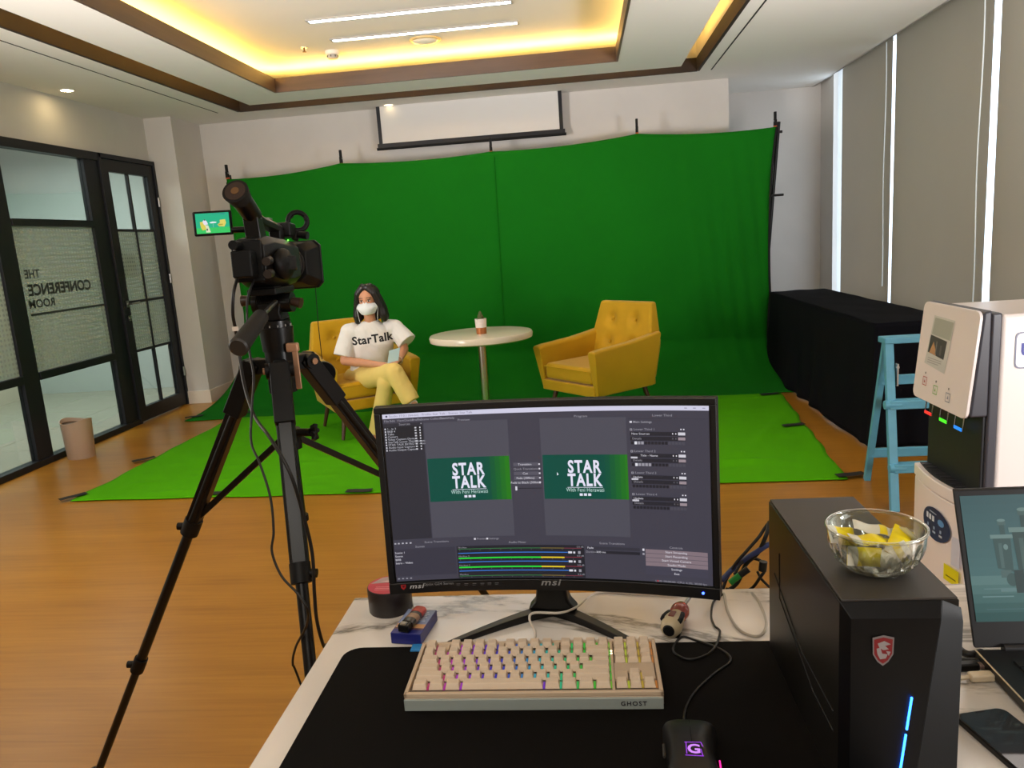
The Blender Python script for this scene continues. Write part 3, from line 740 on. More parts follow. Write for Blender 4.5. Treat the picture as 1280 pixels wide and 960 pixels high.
knL = at(483, 478, 5.50); anL = at(471, 545, 5.56); toL = at(466, 556, 5.44)
ax = (shL - shR).normalized(); upv = V((0, 0, 1)); fw = upv.cross(ax).normalized() * -1
if fw.y > 0: fw = -fw
m_ = MB()
# torso (skin under the shirt)
def tor(c, rx, ry, tilt=0): return m_.ring(c, rx, ry, ax, fw, 20, .9)
m_.loft([[L(p) for p in tor(c, rx, ry)] for c, rx, ry in ((pelv, .135, .095), (waist, .11, .08), (chest, .13, .09), (chest.lerp(neck, .6), .13, .07), (neck, .05, .045))])
m_.limb([L(neck - upv * .03), L(HEADC - upv * .06)], [.046, .042])
# head: cranium, jaw, nose, brows, ears
Hf = (V((-.02, -1, -.04))).normalized(); Hx = V((1, -.02, .03)).normalized(); Hz = Hx.cross(Hf).normalized()
if Hz.z < 0: Hz = -Hz
def hp(x, y, z): return L(HEADC) + Hx * x - Hf * y + Hz * z          # y<0 is towards the face front
RH = Matrix((Hx, -Hf, Hz)).transposed()
def he(c, r): m_.ell(hp(*c), r, 18, rot=RH)
he((0, .012, .030), (.074, .090, .082)); he((0, -.018, -.025), (.060, .068, .070)); he((0, -.040, -.070), (.036, .036, .030))
he((0, -.086, -.014), (.010, .012, .020)); he((0, -.078, .012), (.008, .010, .026)); he((0, -.070, .026), (.048, .014, .014))
he((.034, -.064, -.022), (.018, .016, .016)); he((-.034, -.064, -.022), (.018, .016, .016)); he((0, -.082, -.048), (.020, .010, .010))
for s in (-1, 1): he((s * .076, .012, -.005), (.010, .018, .030))
# arms
m_.limb([L(shR - upv * .01), L(shR.lerp(elR, .5)), L(elR), L(elR.lerp(wrR, .35)), L(wrR), L(wrR.lerp(haR, .4))], [.046, .042, .036, .034, .024, .022])
m_.limb([L(shL - upv * .01), L(shL.lerp(elL, .5)), L(elL), L(elL.lerp(wrL, .35)), L(wrL), L(wrL.lerp(haL, .4))], [.046, .042, .036, .034, .024, .022])
# hands with five fingers each, lightly closed
def hand(wr, ha, side, up):
    d = (ha - wr).normalized(); n = V(up).normalized(); a = d.cross(n).normalized() * side; n = a.cross(d) * side
    palm = wr + d * .055
    for k in range(4):
        a0 = (k - 1.5) * .017
        m_.limb([L(wr + d * .02 + a * a0 * .5), L(palm + d * .022 + a * a0)], [.013, .011], 10)
        base = palm + d * .026 + a * a0; l = (.036, .041, .038, .030)[k]
        m1 = base + (d * .85 - n * .5).normalized() * l * .62; m2 = m1 + (d * .35 - n * .9).normalized() * l * .55; m3 = m2 + (-d * .25 - n * .8).normalized() * l * .35
        m_.limb([L(base), L(m1), L(m2), L(m3)], [.0092, .0085, .0078, .0068], 10)
    tb_ = wr + d * .028 - a * .022
    m_.limb([L(wr + d * .01 - a * .010), L(tb_), L(tb_ + (d * .8 - a * .5 - n * .3).normalized() * .030), L(tb_ + (d * 1.0 - a * .35 - n * .7).normalized() * .056)], [.016, .013, .0105, .0085], 10)
hand(wrR, haR + V((.01, -.01, -.005)), 1, (0, -.25, 1)); hand(wrL, haL, -1, (-.2, -.5, .8))
# legs (under the trousers) and ankles
m_.limb([L(hipR), L(knR - V((.03, -.02, 0))), L(anR), L(anR.lerp(toR, .6))], [.070, .045, .030, .028])
m_.limb([L(hipL), L(knL), L(anL), L(anL.lerp(toL, .5))], [.070, .046, .030, .028])
body = fuse(m_, 'body', SKIN, per, .0055, 5)
# t-shirt: torso plus wide half sleeves
m_ = MB()
def R_(c, rx, ry, e=.85): return [L(p) for p in m_.ring(c, rx, ry, ax, fw, 28, e)]
m_.loft([R_(waist - upv * .05 + fw * .015, .168, .122), R_(waist + fw * .01, .160, .116), R_(chest - upv * .03, .166, .114), R_(chest + upv * .04, .172, .104), R_(chest.lerp(neck, .62), .155, .085), R_(neck + upv * -.012, .085, .062), R_(neck + upv * .008, .062, .054)])
def sleeve(sh, el, out):
    e = sh.lerp(el, .84); d = (e - sh).normalized()
    m_.limb([L(sh - out * .04), L(sh)], [.072, .066], 18)
    x = d.orthogonal().normalized(); y = d.cross(x)
    m_.loft([[L(p) for p in m_.ring(sh, .062, .066, x, y, 20)], [L(p) for p in m_.ring(sh.lerp(e, .5), .072, .074, x, y, 20)], [L(p) for p in m_.ring(e, .080, .078, x, y, 20)]])
sleeve(shR, elR + V((-.02, 0, 0)), -ax); sleeve(shL, elL + V((.05, -.01, .03)), ax)
shirt = fuse(m_, 't_shirt', SHIRT, per, .006, 4)
for v in shirt.data.vertices:      # soft creases
    p = v.co; v.co += V((0, -1, 0)) * (.004 * mnoise.noise(V((p.x * 16, p.y * 10, p.z * 22))) + .003 * mnoise.noise(V((p.x * 40 + p.z * 30, 0, p.z * 12))))
# trousers
m_ = MB()
m_.loft([R_(pelv - upv * .06, .170, .12), R_(pelv, .172, .125), R_(waist - upv * .045, .150, .112)])
def leg(hip, kn, an, r):
    d = (an - kn).normalized(); x = d.orthogonal().normalized(); y = d.cross(x); hem = kn.lerp(an, .93)
    m_.limb([L(hip), L(hip.lerp(kn, .55)), L(kn), L(kn.lerp(an, .2))], [r[0], r[1], r[2], r[3]], 20)
    m_.loft([[L(p) for p in m_.ring(kn.lerp(an, .15), r[3], r[3], x, y, 20)], [L(p) for p in m_.ring(hem, r[4], r[4], x, y, 20)]])
leg(hipR, knR, anR, (.098, .088, .072, .068, .068)); leg(hipL, knL, anL, (.095, .082, .066, .062, .068))
tr = fuse(m_, 'trousers', PANTS, per, .0065, 4)
for v in tr.data.vertices:
    p = v.co; v.co += V((.3, -.6, .7)) * (.005 * mnoise.noise(V((p.x * 12, p.y * 12, p.z * 20))) + .0035 * mnoise.noise(V((p.x * 34, p.y * 30, p.z * 34))))
# shoes
SHOE = mat('white_sneaker', (222, 220, 216), .6)
for an, to in ((anR, toR), (anL, toL)):
    d = (to - an); d.z = d.z if an is anR else 0; d.normalize(); c = an + d * .05 - upv * .045
    m_ = MB(); X = d.cross(upv).normalized()
    m_.limb([L(c - d * .06 + upv * .012), L(c + upv * .01), L(c + d * .07), L(c + d * .12 - upv * .006)], [.036, .037, .036, .030], 14)
    m_.limb([L(c - d * .045 + upv * .03), L(an)], [.036, .038], 14)
    s_ = fuse(m_, 'shoe', SHOE, per, .006, 3)
    zmin = (c - upv * .032).z - O.z
    for v in s_.data.vertices:
        if an is anL: v.co.z = max(v.co.z, .02 - O.z)
# hair: shoulder length, centre parted
m_ = MB()
def hh(c, r): m_.ell(hp(*c), r, 20, rot=RH)
hh((0, .030, .048), (.088, .092, .082)); hh((0, .060, -.02), (.084, .066, .10)); hh((0, .065, -.09), (.098, .050, .075))
for s in (-1, 1):
    m_.limb([hp(s * .022, -.040, .103), hp(s * .060, -.038, .060), hp(s * .080, -.018, .0), hp(s * .094, .0, -.060), hp(s * .104, .006, -.110), hp(s * .106, .012, -.150)], [.026, .026, .025, .028, .032, .024], 14)
    m_.limb([hp(s * .03, .0, .11), hp(s * .07, .02, .03), hp(s * .096, .03, -.06), hp(s * .104, .04, -.13)], [.024, .03, .034, .034], 14)
hair = fuse(m_, 'hair', HAIR, per, .005, 3)
for v in hair.data.vertices:
    p = v.co; a = math.atan2(p.y - L(HEADC).y, p.x - L(HEADC).x); k = .0016 * math.sin(a * 46 + 3 * mnoise.noise(p * 14)); v.co += V((math.cos(a), math.sin(a), 0)) * k
# eyes, brows, mask with straps
EYE = mat('eye', (18, 12, 10), .2); EYW = mat('eye_white', (206, 194, 184), .3)
for s in (-1, 1):
    e = MB().ell(hp(s * .029, -.0745, .006), (.013, .006, .006), 14, rot=RH).build('eye', EYW, per, smooth=True)
    MB().ell(hp(s * .029, -.0795, .006), (.0058, .0028, .0058), 12, rot=RH).build('iris', EYE, e, smooth=True)
    MB().tube([hp(s * .014, -.084, .029), hp(s * .030, -.083, .032), hp(s * .046, -.073, .028)], .0022, 6).build('eyebrow', HAIR, per)
    MB().tube([hp(s * .015, -.080, .0135), hp(s * .029, -.0825, .0165), hp(s * .043, -.074, .0125)], .0018, 6).build('eyelash', HAIR, per)
MASK = mat('white_mask', (226, 228, 228), .75, bump=.1, bscale=200)
def maskf(u, v):
    a = (u - .5) * 2.15; z = -.010 - .090 * v; wdt = 1 - .30 * abs(v - .40) * 1.6
    r = .093 + .026 * math.sin(PI * v) * math.cos(a) ** 2
    ctr = .010 * (1 - v) if abs(u - .5) < .12 else 0
    return hp(.94 * r * math.sin(a) * wdt, -r * math.cos(a) * .98 + .004, z + .012 * abs(math.sin(a)) * (v - .2) + ctr)
mk = MB().grid(maskf, 24, 12).build('face_mask', MASK, per, smooth=True, solid=.002)
for vv in (.25, .5, .72): MB().tube([maskf(.08 + .84 * k / 12, vv) - V((0, .002, 0)) for k in range(13)], .0012, 5).build('pleat', MASK, mk)
for s in (-1, 1):
    MB().tube(spline([hp(s * .066, -.055, -.02), hp(s * .082, -.045, -.05), hp(s * .074, -.055, -.115), hp(s * .070, -.055, -.15)], 6), .0018, 5).build('mask_strap', MASK, mk)
# lettering on the shirt, laid onto the cloth
bvh = BVHTree.FromPolygons([v.co.copy() for v in shirt.data.vertices], [tuple(p.vertices) for p in shirt.data.polygons])
def shirt_text(s, px, py, size, bold, name='lettering'):
    me = text_mesh(s, 1.0, bold, 'CENTER', 1.06); b2 = bmesh.new(); b2.from_mesh(me)
    bmesh.ops.triangulate(b2, faces=b2.faces); bmesh.ops.subdivide_edges(b2, edges=[e for e in b2.edges if e.calc_length() > .12], cuts=1)
    c = at(px, py, 5.70); cd_ = (c - CAM_P).normalized(); rx = CAM_R; uy = -CAM_D
    rx = Quaternion(cd_, -.14) @ rx; uy = Quaternion(cd_, -.14) @ uy
    for v in b2.verts:
        p = c + rx * v.co.x * size + uy * v.co.y * size
        d = V((cd_.x, cd_.y, 0)).normalized()
        h = bvh.ray_cast(L(p - d * .4), d)
        v.co = (h[0] - d * .0022) if h[0] else L(p)
    n = bpy.data.meshes.new(name); b2.to_mesh(n); b2.free(); n.materials.append(mat('black_print', (22, 22, 24), .7))
    o = bpy.data.objects.new(name, n); COL.objects.link(o); o.parent = shirt; return o
shirt_text('StarTalk', 466, 429, .088, .03)
# cue card held in the hands
t = thing('cue_card', 'pale blue white card held in the person\'s hands', 'card', at(492, 446, 5.565))
cr = CAM_R
CM = Matrix((V((.93, .3, .2)).normalized(), V((-.2, 1, -.1)).normalized(), V((.2, .15, 1)).normalized())).transposed().to_4x4()
MB().box((0, 0, 0), (.085, .003, .115), CM).build('card', mat('pale_card', (176, 204, 206), .6), t, bevel=.001)
# bracelet
MB().tube([L(wrL) + Quaternion((haL - wrL).normalized(), k * PI / 8) @ ((haL - wrL).normalized().orthogonal().normalized() * .0285) for k in range(16)], .004, 6, closed=True).build('bracelet', mat('pale_band', (230, 200, 180), .4), per)
# ------------------------------------------------------------------ water dispenser
t = thing('water_dispenser', 'tall white and black water dispenser with touch buttons, beside the ladder', 'water dispenser', (.985, 2.0, 0))
DWH = mat('dispenser_white', (246, 236, 232), .28); DGR = mat('dispenser_dark_grey', (66, 66, 74), .4); DBK = mat('dispenser_black', (24, 27, 32), .5)
bx('body', DWH, (.038, 0, .02), (.40, .32, 1.185), t, .012)
bx('side_trim', DGR, (.014, -.002, .68), (.040, .322, 1.19), t, .006)
bx('recess_panel', DBK, (.006, .006, .66), (.016, .314, .95), t, .003)
# dark head casing with a white tilted front panel
MB().loft([[V((.016, y, .925)), V((-.028, y, .925)), V((-.004, y, 1.192)), V((.016, y, 1.198))] for y in (0, .32)]).build('head_casing', DGR, t, bevel=.006)
def fp(u, v, off=0):
    """head panel: u from the far edge (0) to the near edge (1), v from the top (0) down (1)"""
    return V((-.006 - .027 * v - .004 - off, .32 * (1 - u), 1.195 - .275 * v - .02 * (u if v > .5 else 0) * 0))
m_ = MB(); R0, R1 = [], []
def rr(u, v, r=.07):
    return u, v
pts = []
for cu, cv, a0 in ((.07, .07, PI), (.93, .07, 1.5 * PI), (.93, .93, 0), (.07, .93, .5 * PI)):
    for k in range(5):
        a = a0 + k * PI / 8; pts.append((cu + .07 * math.cos(a), cv + .07 * math.sin(a)))
m_.loft([[fp(u, v, -.006) for u, v in pts], [fp(u, v, .002) for u, v in pts]]); m_.build('front_panel', DWH, t, bevel=.0015, seg=2)
pa = Paint(lambda u, v, l: fp(u, v, .0026 + l * .00006))
sheet = [(.24, .12), (.62, .13), (.58, .50), (.56, .66), (.16, .62), (.18, .52)]
pa.poly(sheet, (214, 214, 208)); pa.poly([(.26, .14), (.60, .15), (.58, .33), (.235, .31)], (176, 182, 172))
pa.poly([(.22, .32), (.53, .345), (.51, .53), (.20, .50)], (74, 74, 78)); pa.poly([(.23, .50), (.29, .38), (.35, .47), (.36, .515)], (196, 152, 110))
pa.rect(.34, .37, .36, .50, (120, 118, 116)); pa.rect(.42, .40, .45, .50, (104, 104, 108))
for k in range(3): pa.rect(.22, .55 + k * .022, .48 - .05 * (k == 2), .558 + k * .022, (176, 172, 170))
def roundsq(c, col, w=.04, h=.045, th=.007):
    u, v = c
    for a, b, c_, d in ((u - w, v - h, u + w, v - h + th), (u - w, v + h - th, u + w, v + h), (u - w, v - h, u - w + th * .9, v + h), (u + w - th * .9, v - h, u + w, v + h)): pa.rect(a, b, c_, d, col, 1)
for (u, v), col in (((.22, .80), (196, 84, 80)), ((.44, .845), (120, 186, 70)), ((.68, .865), (130, 138, 160))):
    roundsq((u, v), col); pa.poly([(u - .012, v + .015), (u, v - .02), (u + .012, v + .015)], col); pa.rect(u - .008, v - .095, u + .008, v - .075, (96, 92, 96), 1)
pa.build('note_and_icons', PRINT, t)
for k, (y, col) in enumerate(((.262, (206, 40, 40)), (.168, (70, 220, 40)), (.082, (30, 120, 220)))):
    n_ = MB().cyl((.0, y, .905), (.0, y, .930), .012, n=16).build('nozzle', STEEL, t, smooth='auto')
    m_ = MB(); m_.tube([V((-.012, y - .022, .922)), V((-.016, y - .022, .875)), V((-.016, y + .022, .875)), V((-.012, y + .022, .922))], .0022, 6)
    lv = m_.build('lever', mat('chrome', (220, 222, 226), .12, 1), n_)
    MB().box((-.0175, y, .877), (.003, .042, .008)).build('colour_bar', mat('lever_colour_%d' % k, col, .4, emit=col, estr=.8), n_)
# lower cabinet with curved tray
def tray(y): return -.025 - .018 * math.sin(PI * y / .32)
prof = [k * .32 / 10 for k in range(11)]
m_ = MB(); lo = [V((tray(y), y, .02)) for y in prof] + [V((.08, .32, .02)), V((.08, 0, .02))]; up = [V((p.x, p.y, .675)) for p in lo]
m_.loft([lo, up]); lc = m_.build('lower_cabinet', DWH, t, bevel=.005)
m_ = MB(); a = [V((tray(y) - .003, y, .678)) for y in prof] + [V((.03, .32, .678)), V((.03, 0, .678))]; m_.loft([a, [p + V((0, 0, .035)) for p in a]]); m_.build('tray_rim', DWH, t, bevel=.004)
m_ = MB(); a = [V((tray(y) + .01, y * .94 + .01, .7135)) for y in prof] + [V((.03, .305, .7135)), V((.03, .012, .7135))]; m_.loft([a, [p + V((0, 0, .003)) for p in a]]); g_ = m_.build('drip_tray', DBK, t)
for k in range(9): MB().box((0, .04 + k * .03, .7175), (.045, .004, .002)).build('slat', DGR, g_)
def lf(y, z): return V((tray(y) - .0015, y, z))
pa = Paint(lambda u, v, l: lf(u, v) - V((.0008 * l ** .5 + .002, 0, 0)))
pa.disc(.13, .590, .075, .046, (30, 60, 100), 28); pa.disc(.13, .590, .070, .042, (24, 46, 78), 28)
pa.c[-1] = (28, 54, 92)
for dy in (.044, .026, .008): pa.rect(.130 + dy - .006, .596, .130 + dy + .006, .612, (222, 230, 240), 1)
pa.disc(.098, .604, .016, .010, (90, 150, 210)); pa.rect(.12, .620, .16, .623, (170, 186, 206), 1)
for dy in (.036, .0, -.034): pa.rect(.130 + dy - .008, .564, .130 + dy + .008, .570, (180, 200, 220), 1); pa.rect(.130 + dy - .004, .575, .130 + dy + .004, .584, (150, 180, 210), 1)
pa.rect(.012, .455, .075, .50, (232, 222, 30), 2); pa.rect(.022, .468, .065, .472, (120, 116, 20), 1)
pa.rect(.010, .508, .045, .59, (216, 218, 232), 2)
pa.build('control_badge', PRINT, t)
# logo plate on the side
pa = Paint(lambda u, v, l: V((u, -.0012 - .0001 * l, v)))
LX, LZ = .118, 1.093
for s_, c_ in ((1.0, (120, 124, 150)), (.93, (246, 244, 246))):
    q = []
    for cx_, cz_, a0 in ((.034, .034, 0), (-.034, .034, PI / 2), (-.034, -.034, PI), (.034, -.034, 1.5 * PI)):
        for k in range(4): a = a0 + k * PI / 6; q.append((LX + (cx_ + .012 * math.cos(a)) * s_, LZ + (cz_ + .012 * math.sin(a)) * s_))
    pa.poly(q, c_)
pa.text('U', LX - .034, LZ - .014, .052, -.046, (30, 40, 150), .02); pa.text('.,', LX + .008, LZ - .014, .05, -.05, (30, 40, 150), .02)
pa.rect(LX - .02, LZ - .033, LX + .03, LZ - .030, (90, 94, 120), 2)
pa.build('logo_plate', PRINT, t)

# ------------------------------------------------------------------ marble desk
ZD = .78
t = thing('desk', 'white marble topped desk carrying the monitor, keyboard and computer tower', 'desk', (.42, .90, 0))
bx('desktop', MARBLE, (-.90, -.50, ZD - .035), (1.0 - .42, .475, ZD), t, .003)
bx('back_panel', mat('desk_grey', (120, 116, 110), .6), (-.80, .30, .12), (.50, .32, ZD - .035), t)
for x in (-.66, .52):
    for y in (-.44, .28): bx('leg', DARKM, (x - .025, y - .025, 0), (x + .025, y + .025, ZD - .035), t)
t.location.z = 0
# ------------------------------------------------------------------ desk mat
m_ = MB(); q = []
c0, c1 = V((-.435, .55, 0)), V((.33, 1.178, 0))
for cx_, cy_, a0 in ((c1.x - .03, c1.y - .03, 0), (c0.x + .03, c1.y - .03, PI / 2), (c0.x + .03, c0.y + .03, PI), (c1.x - .03, c0.y + .03, 1.5 * PI)):
    for k in range(7): a = a0 + k * PI / 12; q.append((cx_ + .03 * math.cos(a), cy_ + .03 * math.sin(a)))
dm = thing('desk_mat', 'large black rounded desk mat under the keyboard and mouse', 'mat', (0, 0, ZD))
MB().flat(q, 0, .004).build('mat_surface', mat('black_mat_fabric', (11, 8, 6), .9, spec=.12, bump=.08, bscale=1500), dm, bevel=.001)
MB().box((-.308, 1.172, .003), (.026, .022, .0065)).build('blue_tag', mat('blue_tag', (40, 130, 196), .5), dm, bevel=.001)

# ------------------------------------------------------------------ curved monitor
MO = thing('monitor', 'curved black desktop monitor showing a streaming control screen', 'monitor', (-.085, 1.288, ZD), math.radians(-5))
MW, MH, RC = .546, .320, 1.3
MC = V((.013, -.088, .2545)); TL = math.radians(2.0)
def scr(u, v, off=0.0):
    """point on the curved face: u across 0..1, v down 0..1, off = out of the face towards the viewer"""
    x = (u - .5) * MW; s = (x / RC); px = (RC - off) * math.sin(s); py = -(RC - off) * (1 - math.cos(s)) - off
    z = (.5 - v) * MH; c, s2 = math.cos(TL), math.sin(TL)
    return MC + V((px, py * c + z * s2, z * c - py * s2))
BEZ = mat('monitor_bezel', (14, 14, 16), .42)
def slab(name, u0, u1, v0, v1, o0, o1, m, par, n=24, bev=.0012):
    rings = []
    for i in range(n + 1):
        u = u0 + (u1 - u0) * i / n
        rings.append([scr(u, v0, o0), scr(u, v0, o1), scr(u, v1, o1), scr(u, v1, o0)])
    return MB().loft(rings).build(name, m, par, bevel=bev)
slab('rear_housing', 0, 1, 0, 1, -.022, -.001, DARKM, MO)
slab('bezel_top', 0, 1, -.001, .030, -.001, .004, BEZ, MO); slab('bezel_bottom', 0, 1, .940, 1.0, -.001, .005, BEZ, MO)
slab('bezel_left', 0, .018, .030, .940, -.001, .004, BEZ, MO, 4); slab('bezel_right', .984, 1, .030, .940, -.001, .004, BEZ, MO, 4)
DSP = mat('display_glass', (8, 8, 9), .3)
slab('display', .018, .984, .030, .940, -.002, .0008, DSP, MO, 24, 0)
U0, U1, V0, V1 = .024, .980, .036, .934
ui = Paint(lambda u, v, l: scr(U0 + (U1 - U0) * u, V0 + (V1 - V0) * v, .0012 + .000015 * l))
BG, PV, DKP, GT, WT = (64, 62, 74), (76, 75, 86), (46, 45, 54), (150, 148, 158), (214, 212, 222)
ui.rect(0, 0, 1, 1, BG)
ui.rect(0, 0, 1, .026, (206, 204, 226)); ui.rect(.01, .008, .016, .018, (70, 70, 90), 1); ui.text('Studio 27.0.1 (64-bit) - Profile: Star Talk - Scenes: Star Talk', .02, .019, .011, .017, (120, 120, 140))
for u in (.93, .955, .982): ui.rect(u, .011, u + .008, .015, (130, 130, 150), 1)
for u, s in ((.004, 'File'), (.022, 'Edit'), (.045, 'View'), (.068, 'Docks'), (.092, 'Profile'), (.12, 'Scene Collection'), (.18, 'Tools'), (.205, 'Help')): ui.text(s, u, .046, .011, .018, (150, 148, 160))
def box_uv(x0, y0, x1, y1): return x0, y0, x1, y1
# left source list
ui.rect(0, .055, .125, .745, DKP); ui.text('Sources', .05, .068, .011, .018, GT); ui.rect(.002, .075, .123, .21, (34, 34, 40))
rows = ['1 - in 3', 'BRB 4', 'Talks', 'Camera', 'Video Capture Device', 'StarTalk Lower Third Browser', 'STAR TALK INTRO 11 - looping v2', 'Audio Input Capture', 'Audio Output Capture']
for k, s in enumerate(rows):
    v = .086 + k * .0155; ui.text(s, .012, v + .005, .0098, .016, (190, 190, 200)); ui.rect(.004, v - .005, .008, v + .005, (200, 200, 210), 1)
    ui.rect(.098, v - .004, .104, v + .004, (196, 196, 204), 1); ui.rect(.113, v - .004, .117, v + .004, (206, 206, 214), 1)
ui.rect(.118, .06, .122, .066, GT, 1)
# previews
def cardc(f):
    a, b = (0, 74, 62), (40, 124, 20)
    k = max(0, (f - .72) / .28); return tuple(a[i] * (1 - k) + b[i] * k for i in range(3))
def card(u0, v0, u1, v1):
    w_, h_ = u1 - u0, v1 - v0; ui.rect(u0, v0, u1, v1, cardc, 28); W_ = (228, 226, 244)
    c = u0 + w_ * .49
    for s, vb in (('STAR', v0 + h_ * .40), ('TALK', v0 + h_ * .70)): ui.text(s, c, vb, w_ * .150, h_ * .385, W_, .032, 'CENTER', 1.16)
    ui.rect(c - w_ * .21, v0 + h_ * .735, c + w_ * .21, v0 + h_ * .745, W_); ui.text('With Feni Herawati', c, v0 + h_ * .835, w_ * .054, h_ * .120, (190, 220, 214), .0, 'CENTER', 1.04)
    for k in (-1, 0, 1): ui.rect(c + w_ * (.05 * k - .018), v0 + h_ * .875, c + w_ * (.05 * k + .018), v0 + h_ * .93, W_, 1)
ui.rect(.128, .062, .392, .745, PV); ui.rect(.492, .062, .757, .745, PV)
ui.text('Preview', .255, .060, .012, .018, GT, 0, 'CENTER'); ui.text('Program', .62, .060, .012, .018, GT, 0, 'CENTER')
card(.130, .272, .390, .528); card(.495, .272, .757, .528)
ui.poly([(.538, .372), (.538, .392), (.543, .386)], (230, 230, 240))
for k, (s, w_) in enumerate((('Transition', .07), ('Quick Transitions', .0), ('Cut', .07), ('Fade (300ms)', .07), ('Fade to Black (300ms)', .07))):
    v = .325 + .0265 * k
    if w_: ui.rect(.402, v - .011, .480, v + .009, (86, 84, 96)); ui.text(s, .438, v + .005, .0105, .017, WT, 0, 'CENTER')
    else: ui.text(s, .402, v + .005, .0105, .017, GT)
    ui.rect(.481, v - .005, .486, v + .004, WT, 1)
ui.rect(.405, .463, .487, .466, (30, 30, 36)); ui.rect(.404, .452, .410, .476, WT, 1)
ui.text('Lower Third', .865, .058, .0115, .018, GT, 0, 'CENTER'); ui.rect(.765, .07, .99, .072, (54, 54, 62))
ui.text('Main Settings', .778, .094, .0105, .017, GT, .01); ui.rect(.768, .083, .775, .094, WT, 1)
for k in range(4):
    v = .125 + k * .121
    ui.rect(.768, v, .775, v + .012, GT, 1); ui.rect(.770, v + .003, .773, v + .009, BG, 1); ui.text('Lower Third %d' % (k + 1), .779, v + .010, .0108, .017, GT)
    for u in (.917, .925): ui.rect(u, v, u + .004, v + .007, WT, 1)
    for q in (0, 1):
        vv = v + .018 + q * .027; ui.rect(.768, vv, .932, vv + .022, (38, 37, 45)); ui.rect(.910, vv + .002, .931, vv + .018, ((206, 204, 214), (150, 136, 144))[q], 1)
        for u in (.893, .902): ui.rect(u, vv + .006, u + .003, vv + .014, (WT, (96, 96, 104))[q], 1)
    ui.text(('New Sources', 'Title - Name', 'Update', 'Update')[k], .772 + .025 * (k == 1), v + .034, .010, .016, WT); ui.text('Details', .774, v + .061, .010, .016, GT)
    if k: ui.rect(.768, v + .036, .788, v + .046, (196, 194, 204), 1)
    for q in range(16):
        u = .770 + q * .0101; ui.rect(u, v + .072, u + .0078, v + .088, ((150, 148, 158) if (k, q) in ((0, 1), (0, 2), (0, 3), (1, 1), (1, 2), (1, 3), (1, 4), (1, 5)) else (34, 33, 40)) if q < 11 else (74, 73, 84), 1)
    ui.rect(.781, v + .072, .788, v + .088, (224, 224, 232) if k < 2 else (34, 33, 40), 1)
# bottom docks
ui.text('Scenes', .085, .795, .011, .018, GT, 0, 'CENTER'); ui.text('Scene Transitions', .14, .770, .011, .017, GT, 0, 'CENTER')
for u in (.004, .015, .028, .04, .053): ui.rect(u, .760, u + .006, .768, (176, 176, 186), 1)
for u, s in ((.27, 'Preview'), (.31, 'Settings')): ui.rect(u - .009, .752, u - .003, .762, WT, 1); ui.text(s, u, .762, .010, .016, GT)
ui.rect(.0, .80, .198, .965, (56, 54, 66))
for k, s in enumerate(('Scene 1', 'Scene', 'BRB', 'Intro - Video')): ui.text(s, .003, .826 + k * .021, .0105, .017, WT)
for k in range(4): ui.rect(.006 + k * .013, .975, .012 + k * .013, .982, GT, 1)
ui.text('Audio Mixer', .40, .787, .011, .018, GT, 0, 'CENTER')
ui.rect(.203, .798, .612, .992, (36, 35, 43))
def meter(v, lit):
    g, y_, r = ((40, 220, 60), (226, 196, 40), (150, 50, 66)) if lit else ((56, 130, 70), (140, 120, 56), (130, 56, 70))
    h = .008 if lit else .003
    ui.rect(.207, v, .473, v + h, g); ui.rect(.473, v, .548, v + h, y_); ui.rect(.548, v, .603, v + (.003), r)
    for q in range(12): ui.rect(.212 + q * .033, v + h + .003, .2135 + q * .033, v + h + .008, (110, 110, 120), 1)
    ui.text('Mic/Aux %s' % ('2' if lit else ''), .207, v - .004, .0085, .013, GT); ui.text('0.0 dB', .588, v - .003, .0085, .013, GT)
for v, lit in ((.815, 0), (.868, 1), (.923, 1), (.978, 0)): meter(v, lit)
for v in (.838, .892, .946):
    ui.rect(.207, v, .56, v + .0045, (60, 124, 214))
    ui.rect(.561, v - .004, .573, v + .008, WT, 1); ui.rect(.577, v - .003, .583, v + .008, WT, 1); ui.rect(.592, v - .006, .600, v + .010, GT, 1)
ui.text('Scene Transitions', .70, .787, .011, .018, GT, 0, 'CENTER'); ui.rect(.618, .802, .785, .820, (52, 51, 61)); ui.text('Fade', .622, .815, .0105, .016, WT)
ui.rect(.640, .826, .785, .843, (38, 37, 45)); ui.text('Duration', .617, .839, .010, .016, GT); ui.text('300 ms', .650, .839, .010, .016, WT); ui.rect(.793, .803, .799, .816, WT, 1); ui.rect(.793, .828, .799, .840, GT, 1)
ui.text('Controls', .895, .795, .011, .018, GT, 0, 'CENTER')
for k, s in enumerate(('Start Streaming', 'Start Recording', 'Start Virtual Camera', 'Studio Mode', 'Settings', 'Exit')):
    v = .805 + k * .0245; ui.rect(.802, v, .988, v + .0225, (128, 112, 120) if k < 4 else (66, 64, 78)); ui.text(s, .895, v + .017, .0105, .017, WT, 0, 'CENTER')
ui.text('LIVE: 00:00:00', .86, .992, .0105, .016, GT, 0, 'CENTER'); ui.rect(.835, .982, .839, .990, (190, 40, 50), 1); ui.text('CPU: 4.3%, 30.00 fps', .94, .992, .0105, .016, GT, 0, 'CENTER')
ui.build('screen_image', SCREEN, MO)
